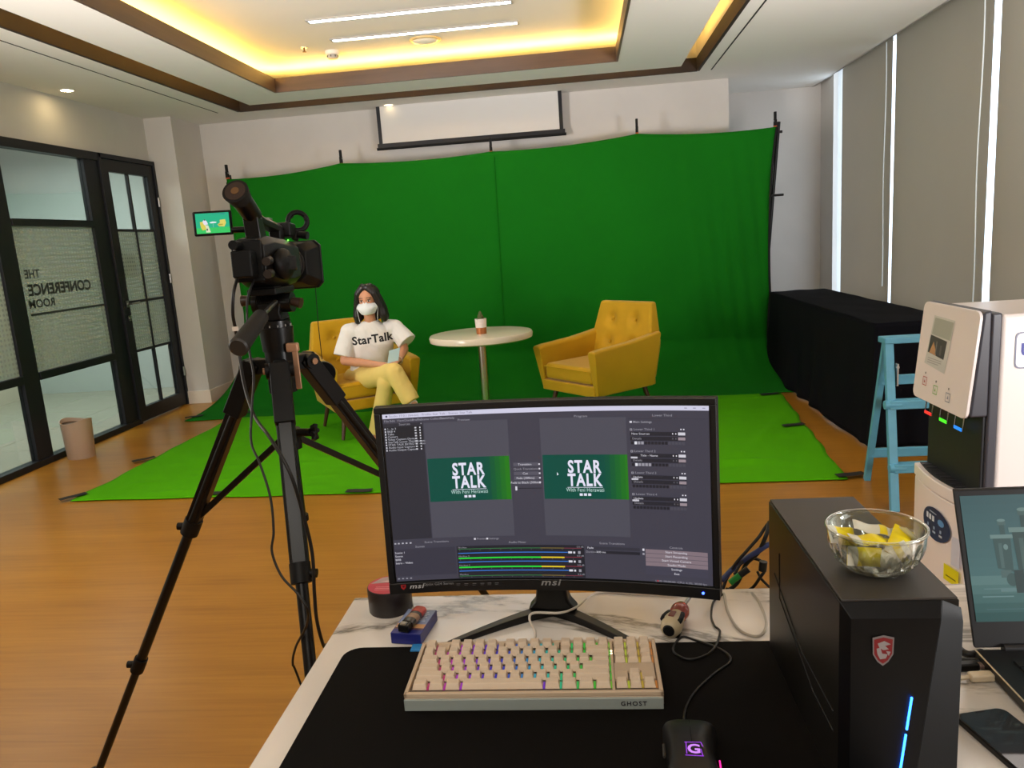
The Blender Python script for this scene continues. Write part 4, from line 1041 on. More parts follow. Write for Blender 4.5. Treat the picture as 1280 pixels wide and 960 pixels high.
# marks on the lower bezel
bz = Paint(lambda u, v, l: scr(u, v, .0052 + .00001 * l))
bz.text('msi', .5, .971, .040, .050, (150, 150, 152), .02, 'CENTER', 1.12, .25)
bz.text('msi', .062, .972, .030, .036, (196, 196, 198), .015, 'LEFT', 1.1, .25)
bz.poly([(.036, .948), (.052, .948), (.051, .966), (.044, .977), (.037, .966)], (170, 36, 40)); bz.poly([(.040, .953), (.049, .952), (.046, .966), (.042, .964)], (90, 20, 24))
bz.text('Optix G24 Series', .105, .960, .0135, .020, (150, 150, 154))
for u in (.215, .24, .265, .29, .312, .335): bz.rect(u - .006, .957, u + .006, .960, (130, 130, 134), 1); bz.rect(u - .006, .966, u + .004, .968, (110, 110, 114), 1)
bz.build('bezel_marks', PRINT, MO)
MB().ell(scr(.953, .968, .006), (.0022, .001, .0022), 10).build('power_led', mat('blue_led', (60, 90, 255), emit=(50, 80, 255), estr=6), MO)
# neck and V shaped foot
m_ = MB(); m_.loft([[V((x, y, z)) for x, y in ((-w_, -.012), (w_, -.012), (w_, .022), (-w_, .022))] for z, w_ in ((.012, .046), (.03, .030), (.07, .025), (.30, .023))])
m_.build('stand_neck', DARK, MO, bevel=.006)
MB().box((0, -.03, .25), (.10, .07, .10)).build('mount_block', DARKM, MO, bevel=.008)
for s in (-1, 1):
    rings = []
    for k in range(11):
        q = k / 10; x = s * (-.012 + .180 * q); y = .014 - .135 * q ** 1.3; w_ = .020 - .008 * q; h = .016 - .009 * q
        rings.append([V((x, y - w_, 0)), V((x, y + w_, 0)), V((x, y + w_ * .6, h)), V((x, y - w_ * .9, h))])
    MB().loft(rings).build('foot', DARK, MO, bevel=.002)

# ------------------------------------------------------------------ keyboard
KB = thing('keyboard', 'white compact mechanical keyboard with coloured backlight on the black mat', 'keyboard', (-.105, 1.078, ZD + .004), 0, rot=(math.radians(1.2), 0, 0))
KB.location.z += .0065; KB.location.y -= .006
KW, KD = .376, .142
CASE = mat('keyboard_cream', (206, 182, 154), .45); KEY = mat('keycap_white', (222, 200, 174), .4); KEYD = mat('keycap_shade', (214, 198, 178), .45)
MB().box((0, 0, .004), (KW, KD, .018)).build('case', CASE, KB, bevel=.003)
MB().box((0, 0, .0135), (KW - .012, KD - .012, .0014)).build('switch_plate', mat('switch_plate', (128, 112, 96), .6), KB)  # plate colour darkened to paint the shade between the keys
MB().box((0, -.0745, .004), (KW - .002, .004, .018)).build('front_strip', mat('pale_grey_blue', (158, 166, 160), .5), KB, bevel=.001)
for a in ((0, KD / 2 - .003, KW, .006), (0, -KD / 2 + .003, KW, .006), (-KW / 2 + .003, 0, .006, KD), (KW / 2 - .003, 0, .006, KD)):
    MB().box((a[0], a[1], .016), (a[2], a[3], .007)).build('rim', CASE, KB, bevel=.0012)
UK = (KW - .016) / 18.25
for x0_, x1_, y0_, y1_ in ((15.02, 15.23, -.068, .068), (15.25, 18.25, -.0165, .0045), (15.25, 16.23, -.0375, -.0165), (17.27, 18.25, -.0375, -.0165), (1.03, 1.97, .048, .068), (6.03, 6.47, .048, .068), (10.53, 10.97, .048, .068)):
    MB().box((-KW / 2 + .008 + (x0_ + x1_) / 2 * UK, (y0_ + y1_) / 2, .0155), ((x1_ - x0_) * UK, y1_ - y0_, .006)).build('filler_plate', CASE, KB, bevel=.0005, seg=1)
import colorsys
km = {}
def keycap(wu):
    if wu not in km:
        w_ = wu * UK - .0028; d = UK - .0030
        km[wu] = MB().loft([[V((x, y, 0)) for x, y in ((-w_ / 2, -d / 2), (w_ / 2, -d / 2), (w_ / 2, d / 2), (-w_ / 2, d / 2))],
            [V((x, y, z)) for x, y, z in ((-w_ / 2 + .0020, -d / 2 + .0045, .0082), (w_ / 2 - .0020, -d / 2 + .0045, .0082), (w_ / 2 - .0020, d / 2 - .001, .0092), (-w_ / 2 + .0020, d / 2 - .001, .0092))]]).build('key', KEY, KB, bevel=.0008)
        return km[wu], True
    return km[wu], False
rowsk = [[(0, 1), (2, 1), (3, 1), (4, 1), (5, 1), (6.5, 1), (7.5, 1), (8.5, 1), (9.5, 1), (11, 1), (12, 1), (13, 1), (14, 1), (15.25, 1), (16.25, 1), (17.25, 1)],
 [(i, 1) for i in range(13)] + [(13, 2), (15.25, 1), (16.25, 1), (17.25, 1)],
 [(0, 1.5)] + [(1.5 + i, 1) for i in range(12)] + [(13.5, 1.5), (15.25, 1), (16.25, 1), (17.25, 1)],
 [(0, 1.75)] + [(1.75 + i, 1) for i in range(11)] + [(12.75, 2.25)],
 [(0, 2.25)] + [(2.25 + i, 1) for i in range(10)] + [(12.25, 2.75), (16.25, 1)],
 [(0, 1.25), (1.25, 1.25), (2.5, 1.25), (3.75, 6.25), (10, 1.25), (11.25, 1.25), (12.5, 1.25), (13.75, 1.25), (15.25, 1), (16.25, 1), (17.25, 1)]]
vy = [.0585, .0365, .0150, -.0060, -.0270, -.0480]
glow = MB(); gl = []
for r, row in enumerate(rowsk):
    for xu, wu in row:
        o, first = keycap(wu)
        if not first: o = o.copy(); COL.objects.link(o)
        x = -KW / 2 + .008 + (xu + wu / 2) * UK
        o.location = (x, vy[r], .0165 + .001 * (2 - r) * .4); gl.append((x + wu * UK / 2, vy[r], xu))
pk = Paint(lambda u, v, l: V((u, v, .0162)))
for x, y, xu in gl:
    h = (0.93 - .9 * xu / 18.25) % 1.0
    c = [int(255 * q) for q in colorsys.hsv_to_rgb(h, .72, .9)]
    pk.rect(x - .0016, y - .009, x + .0012, y + .009, c, 1)
pk.build('key_backlight', colmat('rgb_glow', .30), KB)['kind'] = 'stuff'
M4 = Matrix.Translation((.145, -.0768, .0015)) @ Matrix.Rotation(PI / 2, 4, 'X')
lettering('maker_lettering', 'GHOST', .0095, mat('maker_print', (40, 34, 44), .6), KB, M4, .02, space=1.25)
for k, (x, y) in enumerate(((.118, .037), (.118, .030))): MB().ell((x, y, .0187), (.0014, .0014, .0006), 8).build('indicator_light', mat('warm_led_dot', (255, 240, 200), emit=(255, 240, 200), estr=5), KB)

# ------------------------------------------------------------------ mouse
MS = thing('mouse', 'black gaming mouse with a glowing purple emblem on the mat', 'mouse', (.104, .870, ZD + .004), math.radians(-4))
def msf(u, v):
    """shell: u around half profile, v back(0) to front(1)"""
    y = -.065 + .128 * v; w_ = .033 + .0035 * math.cos(2 * PI * v) - .002 * v; h = .040 * math.sin(PI * (.22 + .62 * (1 - v) ** .9)) ** .9
    if v < .12: h *= .45 + .55 * v / .12; w_ *= .72 + .28 * v / .12
    a = PI * u
    return V((-w_ * math.copysign(abs(math.cos(a)) ** .6, math.cos(a)), y, h * math.sin(a) ** .5 if 0 < u < 1 else 0))
MB().grid(msf, 24, 28).build('shell', mat('mouse_black', (24, 22, 21), .42), MS, smooth=True)
MB().loft([[V((x, -.058, z)), V((x, .062, z))] for x, z in ()] or [[V((-.03, -.06, .0)), V((.03, -.06, 0)), V((.031, .06, 0)), V((-.031, .06, 0))], [V((-.03, -.06, .003)), V((.03, -.06, .003)), V((.031, .06, .003)), V((-.031, .06, .003))]]).build('base', DARKM, MS)
def top_h(x, y):
    v = (y + .065) / .128; w_ = .033 + .0035 * math.cos(2 * PI * v) - .002 * v; h = .040 * math.sin(PI * (.22 + .62 * (1 - v) ** .9)) ** .9
    c = min(.98, abs(x) / w_) ** (1 / .6); return h * math.sqrt(max(0, 1 - c * c)) ** .5
MB().cyl((-.004, .036, .020), (.004, .036, .020), .0105, n=20).build('scroll_wheel', mat('wheel_grey', (60, 58, 66), .3), MS, smooth='auto')
MB().tube([V((0, y, top_h(0, y) + .0002)) for y in [.0 + k * .003 for k in range(9)] + [.05, .055, .06]], .0006, 5).build('button_split', DARKM, MS)
pe = Paint(lambda u, v, l: V((u, v, top_h(u, v) + .0005 + .00003 * l)))
PU, PL = (150, 60, 220), (214, 140, 255)
cx_, cy_ = .002, -.012
pe.text('G', cx_, cy_ - .0065, .022, -.019, PL, .03, 'CENTER')
for a, b in (((-.011, .010), (.009, .011)), ((-.009, .010), (-.009, -.008)), ((-.011, -.010), (.011, -.010)), ((.009, .011), (.011, .004)), ((.008, .0), (.010, -.010))):
    pa_, pb = V((*a, 0)), V((*b, 0)); nn = (pb - pa_).normalized().cross(V((0, 0, 1))) * .0006
    pe.poly([(cx_ + q.x, cy_ + q.y) for q in (pa_ - nn, pb - nn, pb + nn, pa_ + nn)], PU)
pe.build('emblem', colmat('purple_glow', .7), MS)
MB().tube([V((.0335, y, .014)) for y in (-.032, -.022, -.010, .0)], .0011, 6).build('side_light', mat('magenta_glow', (220, 40, 130), emit=(230, 40, 140), estr=1.2), MS)
MB().tube([V((-.034, y, .016)) for y in (.0, .012, .024)], .0018, 6).build('side_button', mat('mouse_grey', (60, 58, 54), .4), MS)
CBL = mat('black_cable', (18, 16, 15), .5); WCB = mat('white_cable', (216, 206, 192), .45)
def cable(name, lb, pts, r, m, n=10, cat='cable', parent=None, grp=None):
    o = MB().tube(spline(pts, n), r, 8).build(name, m, parent, smooth=True)
    if not parent: tag(o, lb, cat, grp)
    return o
zc = ZD + .0062
def dk(px, py, z=zc): return on(px, py, z)
cable('mouse_cable', 'black mouse cable curling over the mat past the screwdriver', [V((.104, .936, ZD + .012)), dk(856, 890), dk(868, 866), dk(893, 842), dk(912, 828), dk(910, 818), dk(893, 808), dk(868, 800, ZD + .004), dk(853, 796, ZD + .003), dk(843, 806, ZD + .003), dk(843, 816), dk(860, 824), dk(880, 820), dk(893, 810, ZD + .009), dk(900, 790, ZD + .003), dk(893, 782, ZD + .003), dk(889, 770, ZD + .003), dk(892, 752, ZD + .003), dk(905, 742, ZD + .003)], .0019, CBL)
cable('keyboard_cable', 'white keyboard cable looping over the monitor foot', [V((-.112, 1.150, ZD + .016)), V((-.112, 1.165, ZD + .016)), dk(669, 790, ZD + .006), dk(662, 774, ZD + .024), dk(668, 766, ZD + .028), dk(700, 766, ZD + .030), dk(722, 758, ZD + .016), dk(745, 741, ZD + .003), dk(790, 742, ZD + .003), dk(850, 744, ZD + .003)], .0022, WCB)

# ------------------------------------------------------------------ computer tower and candy bowl
TW = thing('computer_tower', 'black desktop computer tower with blue light strip at right of desk', 'computer', (.330, .995, ZD))
tw, td, th = .128, .334, .247
TBK = mat('tower_black', (20, 17, 14), .42, spec=.35, bump=.04, bscale=900); TBF = mat('tower_front', (10, 10, 11), .4, spec=.25)
MB().box((0, 0, th / 2), (tw, td, th)).build('casing', TBK, TW, bevel=.0015)
bx('top_panel', mat('tower_top', (52, 47, 43), .5), (-tw / 2 + .002, -td / 2, th), (tw / 2 - .002, td / 2, th + .003), TW, .001)
y0 = -td / 2
F = [(-.064, 0), (-.064, .246), (-.064, .246)]
# faceted front cover
bev_top = [V((-.0645, y0, .248)), V((.0645, y0, .248)), V((.0655, y0 - .012, .232)), V((-.056, y0 - .014, .232))]
MB().loft([[V((-.0645, y0, .0)), V((-.0645, y0, .248)), V((-.056, y0 - .014, .234)), V((-.056, y0 - .014, 0))], [V((.045, y0, 0)), V((.045, y0, .248)), V((.038, y0 - .016, .234)), V((.012, y0 - .016, 0))]]).build('front_cover', TBF, TW, bevel=.0008)
MB().loft([[V((.045, y0, .0)), V((.045, y0, .248)), V((.038, y0 - .016, .234)), V((.012, y0 - .016, 0))], [V((.066, y0, 0)), V((.066, y0, .238)), V((.066, y0 - .006, .224)), V((.066, y0 - .006, 0))]]).build('front_facet', mat('tower_blue_grey', (14, 16, 19), .5, spec=.3), TW, bevel=.0008)
BLUE = mat('blue_strip', (60, 120, 255), emit=(40, 110, 255), estr=5)
for z0, z1 in ((.100, .140), (.030, .094)):
    def sx(z): return -.006 + .026 * z / .234
    MB().loft([[V((sx(z) - w_, y0 - .0165, z)) for w_ in (.0013, -.0005)] + [V((sx(z) - w_, y0 - .0185, z)) for w_ in (-.0005, .0013)] for z in (z0, z1)]).build('light_strip', BLUE, TW)
pd = Paint(lambda u, v, l: V((u, y0 - .0152 - .0004 * (u > 0) - .00004 * l - .0008, v)))
ex, ez = -.022, .196
sh = [(-.0115, .016), (0, .019), (.0115, .016), (.011, -.004), (.006, -.013), (0, -.018), (-.006, -.013), (-.011, -.004)]
pd.poly([(ex + a, ez + b) for a, b in sh][::-1], (120, 112, 112)); pd.poly([(ex + a * .86, ez + b * .86) for a, b in sh][::-1], (128, 22, 28))
for pl in ([(-.006, .009), (.001, .012), (.008, .008), (.002, .006), (.006, .002), (.000, .001), (-.004, .004)], [(-.007, .003), (-.003, .004), (-.001, -.003), (.005, -.004), (.003, -.009), (-.003, -.010), (-.006, -.004)], [(.003, .0), (.008, -.001), (.006, -.006)]):
    pd.poly([(ex + a, ez + b) for a, b in pl][::-1], (150, 142, 142))
pd.build('shield_emblem', PRINT, TW)
for pts in ([(.10, .19), (.10, .12), (-.07, .075), (-.15, .075)], [(.13, .145), (-.02, .10), (-.15, .10)]):
    MB().tube([V((-.0642, a, b)) for a, b in pts], .0012, 5).build('side_groove', mat('groove', (6, 6, 6), .8), TW)
ZT = ZD + th + .003
BW = thing('glass_bowl', 'cut glass bowl full of yellow sachets on the computer tower', 'bowl', (.331, .903, ZT))
def bowl_glass():
    m = bpy.data.materials.new('cut_glass'); m.use_nodes = True; nt = m.node_tree; nt.nodes.remove(nt.nodes['Principled BSDF'])
    t_ = nt.nodes.new('ShaderNodeBsdfTransparent'); t_.inputs[0].default_value = (.93, .95, .92, 1)
    g = nt.nodes.new('ShaderNodeBsdfGlossy'); g.inputs['Roughness'].default_value = .06; g.inputs[0].default_value = (.95, .95, .92, 1)
    fr = nt.nodes.new('ShaderNodeLayerWeight'); fr.inputs[0].default_value = .5
    x = nt.nodes.new('ShaderNodeMixShader'); nt.links.new(fr.outputs[1], x.inputs[0])
    nt.links.new(t_.outputs[0], x.inputs[1]); nt.links.new(g.outputs[0], x.inputs[2]); nt.links.new(x.outputs[0], nt.nodes['Material Output'].inputs[0]); return m
BG_ = bowl_glass(); BR, BH = .055, .054
def bwl(u, v, o):
    a = 2 * PI * u; q = v; r = .022 + (BR - .022) * math.sin(q * PI / 2) ** .85; z = BH * (1 - math.cos(q * PI / 2)) ** .8 * 1.0
    cut = .0052 * (abs(math.sin(10 * a + (PI / 2 if q < .45 else 0))) - .5) * math.sin(PI * min(1, q * 1.15)) if o > 0 else 0
    if q > .93: cut = 0
    rr_ = r + cut - (0 if o > 0 else .0035)
    return V((rr_ * math.cos(a), rr_ * math.sin(a), z + (.003 if o < 0 and q < .9 else 0) + .001))
m_ = MB(); nU = 96
for o in (1, -1):
    rings = [[bwl(i / nU, j / 18, o) for i in range(nU)] for j in range(19)]
    m_.loft(rings, cap=False)
m_.build('bowl_wall', BG_, BW, smooth='auto')
MB().tube([V((BR * math.cos(a), BR * math.sin(a), BH + .001)) for a in [2 * PI * k / 48 for k in range(48)]], .0022, 8, closed=True).build('rim', BG_, BW, smooth=True)
MB().lathe([(0, 0), (.026, 0), (.027, .003), (0, .004)], 32).build('bowl_foot', BG_, BW, smooth='auto')
YS = mat('yellow_sachet', (236, 212, 20), .4); CS = mat('clear_sachet', (216, 214, 196), .35)
spots = [((-.046, .006, .052), (1.0, .3, .5), 'yellow sachet standing at the left rim of the glass bowl'), ((.000, .014, .058), (.15, .2, -.2), 'pale sachet lying across the top of the bowl'),
    ((-.014, -.012, .052), (.2, .1, .15), 'yellow striped sachet lying across the bowl front'), ((.028, -.012, .048), (.5, -.5, .9), 'yellow sachet at the right side of the bowl'),
    ((.042, .010, .050), (.9, .4, 1.8), 'clear sachet leaning on the right rim of the bowl'), ((-.026, -.030, .034), (1.3, .2, .3), 'yellow sachet low in the bowl front left'),
    ((.012, -.028, .032), (1.2, -.6, -.4), 'clear sachet low in the bowl front'), ((.0, .02, .036), (.1, .3, 2.2), 'sachet hidden deep at the back of the bowl'), ((-.03, .025, .040), (.6, .2, 1.2), 'sachet at the back left inside the bowl')]
for k, (p, r_, lb) in enumerate(spots):
    s_ = thing('sachet', lb, 'sachet', V(BW.location) + V(p) * .82, group='snack sachets in the glass bowl', rot=r_)
    def sf(u, v, sg, o=0):
        x = (u - .5) * .044; y = (v - .5) * .022; h = .0038 * math.sin(PI * u) ** .6 * math.sin(PI * v) ** .6
        return V((x, y, sg * (h + .0002) + .0015 * math.sin(u * 9 + k)))
    m_ = MB(); m_.grid(lambda u, v: sf(u, v, 1), 14, 8); m_.grid(lambda u, v: sf(u, v, -1), 14, 8)
    bo = m_.build('wrapper', CS if k in (1, 4, 6) else YS, s_, smooth=True)
    m_ = MB()
    if k in (0, 2, 3, 5):
        m_.grid(lambda u, v: sf(.0 + .24 * u, v, 1) + V((0, 0, .0004)), 4, 8); m_.build('white_band', CS, bo, smooth=True)
    elif k in (1, 4, 6):
        m_.grid(lambda u, v: sf(.66 + .2 * u, v, 1) + V((0, 0, .0004)), 4, 8); m_.build('yellow_band', YS, bo, smooth=True)
    else: m_.bm.free()

# ------------------------------------------------------------------ laptop, phone, small cables
LP = thing('laptop', 'open dark laptop showing a picture, at the right edge of the desk', 'laptop', (.735, 1.105, ZD), 0)
LWD, LDP = .36, .24
LBK = mat('laptop_black', (20, 20, 22), .4)
MB().box((0, -LDP / 2 + .01, .012), (LWD, LDP, .016)).build('base', LBK, LP, bevel=.003)
MB().tube([V((-LWD / 2 - .0005, .008, .020)), V((-LWD / 2 - .0005, -LDP + .012, .020))], .0012, 6).build('bright_edge', mat('bright_edge', (196, 184, 160), .3, .6), LP)
MB().cyl((-.14, .010, .020), (.14, .010, .020), .007, n=14).build('hinge', LBK, LP, smooth='auto')
for r in range(6):
    for c in range(14):
        if r == r and c < 14:
            k_ = MB().box((0, 0, 0), (.0185, .0155, .003)).build('key', LBK, LP) if (r, c) == (0, 0) else lk.copy()
            if (r, c) == (0, 0): lk = k_
            else: COL.objects.link(k_)
            k_.location = (-.135 + c * .0206, -.035 - r * .0178, .0212)
bx('touchpad', mat('touchpad', (30, 30, 33), .3), (-.055, -.225, .0195), (.055, -.155, .0205), LP)
ta = math.radians(21)
def lid(u, v, o=0):
    h = .235; x = -LWD / 2 + LWD * u; q = h * (1 - v)
    return V((x, .012 + q * math.sin(ta) - o * math.cos(ta), .020 + q * math.cos(ta) + o * math.sin(ta) * -1))
MB().loft([[lid(0, 0), lid(1, 0), lid(1, 1), lid(0, 1)], [lid(0, 0, -.006), lid(1, 0, -.006), lid(1, 1, -.006), lid(0, 1, -.006)]]).build('lid', LBK, LP, bevel=.002)
lu = Paint(lambda u, v, l: lid(.022 + .956 * u, .035 + .80 * v, .0008 + .00002 * l))
for k in range(14):
    f = k / 13; c = (70 + 22 * f, 108 + 30 * f, 112 + 26 * f) if k < 9 else (104 - 14 * (k - 9), 144 - 12 * (k - 9), 142 - 12 * (k - 9))
    lu.rect(0, k / 14, 1, (k + 1) / 14, c, 4)
def steel_post(u, v, s, c1, c2, c3):
    R0_, P0_, D0_ = lu.rect, lu.poly, lu.disc; ku, kv = .62, .95
    class lx:
        rect = staticmethod(lambda a, b, c, d, col, n=1: lu.rect(u + (a - u) * ku, v + (b - v) * kv, u + (c - u) * ku, v + (d - v) * kv, col, n))
        poly = staticmethod(lambda p, col: lu.poly([(u + (a - u) * ku, v + (b - v) * kv) for a, b in p], col))
        disc = staticmethod(lambda a, b, r1, r2, col: lu.disc(u + (a - u) * ku, v + (b - v) * kv, r1 * ku, r2 * kv, col))
    lx.rect(u - .035 * s, v - .02 * s, u + .035 * s, v + .03 * s, c2, 1); lx.disc(u, v - .02 * s, .036 * s, .016 * s, c3); lx.rect(u - .022 * s, v + .03 * s, u + .022 * s, v + .14 * s, c1, 1)
    lx.rect(u - .11 * s, v + .13 * s, u + .09 * s, v + .17 * s, c3, 2); lx.poly([(u - .09 * s, v + .17 * s), (u + .06 * s, v + .17 * s), (u + .05 * s, v + .52 * s), (u - .08 * s, v + .48 * s)], c1)
    lx.rect(u - .06 * s, v + .50 * s, u + .03 * s, v + .58 * s, c2, 1); lx.disc(u + .03 * s, v + .60 * s, .05 * s, .07 * s, c1)
    lx.rect(u - .05 * s, v + .22 * s, u - .02 * s, v + .48 * s, c2, 1); lx.disc(u + .01 * s, v + .26 * s, .02 * s, .03 * s, c3)
lu.disc(.30, .66, .07, .24, (60, 90, 90), 20); lu.rect(.12, .74, .8, .77, (112, 150, 150), 4)
steel_post(.160, .22, .80, (70, 100, 98), (90, 120, 118), (128, 160, 156)); steel_post(.255, .14, 1.0, (62, 88, 86), (84, 112, 108), (126, 156, 150))
lu.rect(.185, .60, .225, .78, (52, 74, 74), 1); lu.rect(.04, .80, .17, .81, (120, 158, 158), 2); lu.rect(.05, .74, .17, .748, (110, 148, 148), 2); lu.rect(.05, .90, .45, .905, (86, 124, 130), 2)
lu.build('screen_image', colmat('laptop_glow', .40), LP)
PH = thing('phone', 'black smartphone lying on the desk in front of the laptop', 'phone', (.512, .905, ZD), math.radians(12))
m_ = MB(); q = []
for cx_, cy_, a0 in ((.024, .066, 0), (-.024, .066, PI / 2), (-.024, -.066, PI), (.024, -.066, 1.5 * PI)):
    for k in range(6): a = a0 + k * PI / 10; q.append((cx_ + .012 * math.cos(a), cy_ + .012 * math.sin(a)))
m_.flat(q, 0, .0085); m_.build('phone_body', DARK, PH, bevel=.002)
MB().flat([(a * .93, b * .965) for a, b in q], .0086, .0089).build('phone_glass', mat('phone_glass', (44, 40, 42), .04, spec=.9), PH)
MB().box((0, .0735, .0091), (.012, .0018, .0004)).build('earpiece', DARKM, PH)
WPL = mat('white_plug', (226, 208, 178), .45)
t = thing('usb_adapter', 'white adapter plug lying under the laptop edge', 'adapter', dk(1226, 851, ZD), math.radians(4))
MB().box((0, 0, .007), (.034, .016, .011)).build('adapter_body', WPL, t, bevel=.003)
cable('adapter_cable', '', [V((-.017, 0, .007)), V((-.03, .001, .006)), V((-.06, .004, .004)), V((-.09, .003, .004))], .003, WPL, parent=t)
t = thing('usb_hub', 'dark plug with a metal end behind the white adapter', 'adapter', dk(1205, 838, ZD), math.radians(2))
MB().box((0, 0, .007), (.040, .014, .012)).build('hub_body', DARK, t, bevel=.003)
MB().box((.028, 0, .007), (.016, .012, .005)).build('metal_plug', mat('pinkish_metal', (190, 160, 150), .35, .8), t, bevel=.001)
for k, (p_, lb) in enumerate((([(1192, 800), (1200, 812), (1212, 818), (1228, 815)], 'thick black cable end between tower and laptop'), ([(1190, 826), (1215, 827), (1240, 829)], 'black cable running behind the white adapter under the laptop'))):
    cable('cable', lb, [dk(a, b, ZD + .006) for a, b in p_], .0055, CBL, grp='cables between tower and laptop')

# ------------------------------------------------------------------ cables dropping behind the desk
YBK = 1.40
def bk(px, py, y=YBK): return at(px, py, y)
BCB = mat('blue_cable', (48, 62, 112), .5); GPL = mat('green_plug', (18, 130, 44), .4)
cabs = [([(903, 738), (909, 722), (920, 704), (934, 688), (948, 672), (956, 660), (964, 650)], .0032, CBL, 'black cable in the bundle behind the desk, outermost left loop'),
        ([(902, 726), (915, 712), (930, 700), (946, 690), (958, 682), (970, 678)], .0052, BCB, 'blue cable in the bundle between monitor and tower'),
        ([(905, 742), (922, 728), (932, 706), (948, 690), (958, 668), (962, 652)], .0040, CBL, 'black cable rising steeply to the tower from the bundle'),
        ([(908, 736), (925, 742), (940, 735), (950, 722), (956, 712), (952, 702), (940, 698), (928, 702), (918, 718)], .0030, CBL, 'thin black cable looped below the blue cable'),
        ([(947, 715), (952, 724), (962, 734), (972, 742)], .0026, CBL, 'thin black cable crossing at the tower edge'),
        ([(905, 744), (930, 745), (950, 743), (965, 738), (975, 730)], .0032, CBL, 'black cable lying along the far desk edge')]
for p_, r_, m__, lb in cabs:
    cable('cable', lb, [bk(a, b, YBK + .012 * math.sin(i * 1.3) + (0 if i else 0)) for i, (a, b) in enumerate(p_)], r_, m__, grp='cable bundle behind the desk')
t = thing('green_plug', 'green plug hanging in the cable bundle', 'plug', bk(918, 724, 1.385))
MB().cyl((-.008, 0, -.007), (.010, 0, .008), .006, n=12).build('plug_body', GPL, t, smooth='auto')
MB().cyl((.010, 0, .008), (.026, 0, .020), .0065, n=12).build('plug_grip', DARK, t, smooth='auto')
t = thing('round_plug', 'black round plug hanging by the tower in the cable bundle', 'plug', bk(953, 707, 1.385))
MB().cyl((0, 0, -.010), (.002, 0, .008), .0075, n=12).build('plug_body', DARK, t, smooth='auto')

# ------------------------------------------------------------------ tape roll, lighter, box, screwdriver
t = thing('tape_roll', 'black tape roll with a red label behind the monitor\'s left corner', 'tape roll', (-.394, 1.325, ZD))
MB().lathe([(.022, 0), (.040, 0), (.041, .002), (.041, .046), (.040, .048), (.022, .048), (.022, 0)], 40).build('tape', mat('tape_black', (34, 28, 28), .35), t, smooth='auto')
MB().lathe([(0, .030), (.022, .030)], 30).build('core_bottom', mat('cardboard_core', (120, 96, 88), .7), t)
m_ = MB(); m_.lathe([(.0, .0485), (.039, .0485)], 36); m_.build('label', mat('red_label', (196, 58, 76), .45), t)
pl_ = Paint(lambda u, v, l: V((u, v, .0487 + .0001 * l)))
pl_.poly([(-.036, .004), (-.02, .030), (.0, .037), (.02, .030), (.036, .004), (.01, .010)], (176, 150, 150)); pl_.poly([(-.02, .014), (.005, .018), (.028, .012), (.0, .010)], (220, 190, 190))
for k in range(3): pl_.rect(-.022, -.012 - k * .006, .022, -.010 - k * .006, (230, 150, 160), 2)
pl_.build('label_print', PRINT, t)
t = thing('cigarette_box', 'small blue printed box lying under the lighter', 'box', dk(519, 790, ZD), math.radians(-8))
MB().box((0, 0, .011), (.055, .088, .020)).build('box_body', mat('blue_card', (34, 40, 120), .4), t, bevel=.0012)
pb_ = Paint(lambda u, v, l: V((u, v, .0212 + .00005 * l)))
pb_.rect(-.026, -.010, .026, .042, (128, 146, 186)); pb_.rect(-.026, -.024, .026, -.010, (214, 160, 110)); pb_.rect(-.026, -.030, .026, -.024, (90, 60, 70))
for k in range(6): pb_.rect(-.004 + .004 * (k % 3), .0 + k * .006, .020 - .003 * (k % 2), .003 + k * .006, (210, 220, 236), 1)
for k in range(3): pb_.rect(-.022 + k * .012, -.021, -.014 + k * .012, -.013, (240, 214, 160), 1)
pb_.build('box_print', PRINT, t)
t = thing('lighter', 'black and red lighter resting on the blue box', 'lighter', dk(515, 780, ZD + .0212), math.radians(-14))
m_ = MB(); m_.loft([m_.ring((0, y, .0085), .0115, .0075, (1, 0, 0), (0, 0, 1), 20, .8) for y in (-.018, .036)]); m_.build('lighter_body', mat('lighter_black', (36, 30, 30), .3), t, smooth='auto')
m_ = MB(); m_.loft([m_.ring((0, y, .0085), .0119, .0079, (1, 0, 0), (0, 0, 1), 20, .8) for y in (.018, .0365)]); m_.build('red_wrap', mat('lighter_red', (186, 60, 50), .35), t, smooth='auto')
m_ = MB(); m_.loft([m_.ring((0, y, .0085), .0117, .0077, (1, 0, 0), (0, 0, 1), 20, .8) for y in (-.004, .010)]); m_.build('tan_label', mat('lighter_tan', (150, 116, 92), .4), t, smooth='auto')
MB().box((0, -.026, .0085), (.020, .016, .013)).build('lighter_hood', STEEL if 0 else DARK, t, bevel=.002)
MB().cyl((-.005, -.028, .0145), (.005, -.028, .0145), .0045, n=14).build('spark_wheel', STEEL, t)
# screwdriver pointing away from the viewer
SD = thing('screwdriver', 'screwdriver with stubby beige and red handle lying beside the monitor', 'screwdriver', dk(840, 795, ZD), math.radians(-22))
BEI = mat('beige_grip', (190, 172, 138), .4); REDT = mat('clear_red_handle', (172, 70, 62), .15, spec=.7)
def lathY(prof, n=24, z=.019): return Matrix.Translation((0, 0, z)) @ Matrix.Rotation(-PI / 2, 4, 'X'), prof, n
Mx = Matrix.Translation((0, 0, .019)) @ Matrix.Rotation(-PI / 2, 4, 'X')
MB().lathe([(0, -.020), (.009, -.019), (.016, -.012), (.0185, 0), (.0175, .012), (.0145, .026), (.0125, .036)], 28, Mx).build('grip', BEI, SD, smooth=True)
MB().lathe([(0, -.0215), (.008, -.021), (.010, -.0185), (0, -.016)], 24, Mx).build('end_cap', DARKM, SD, smooth='auto')
MB().lathe([(.0128, .034), (.0155, .040), (.0165, .052), (.0135, .064), (.008, .070), (0, .072)], 28, Mx).build('red_collar', REDT, SD, smooth=True)
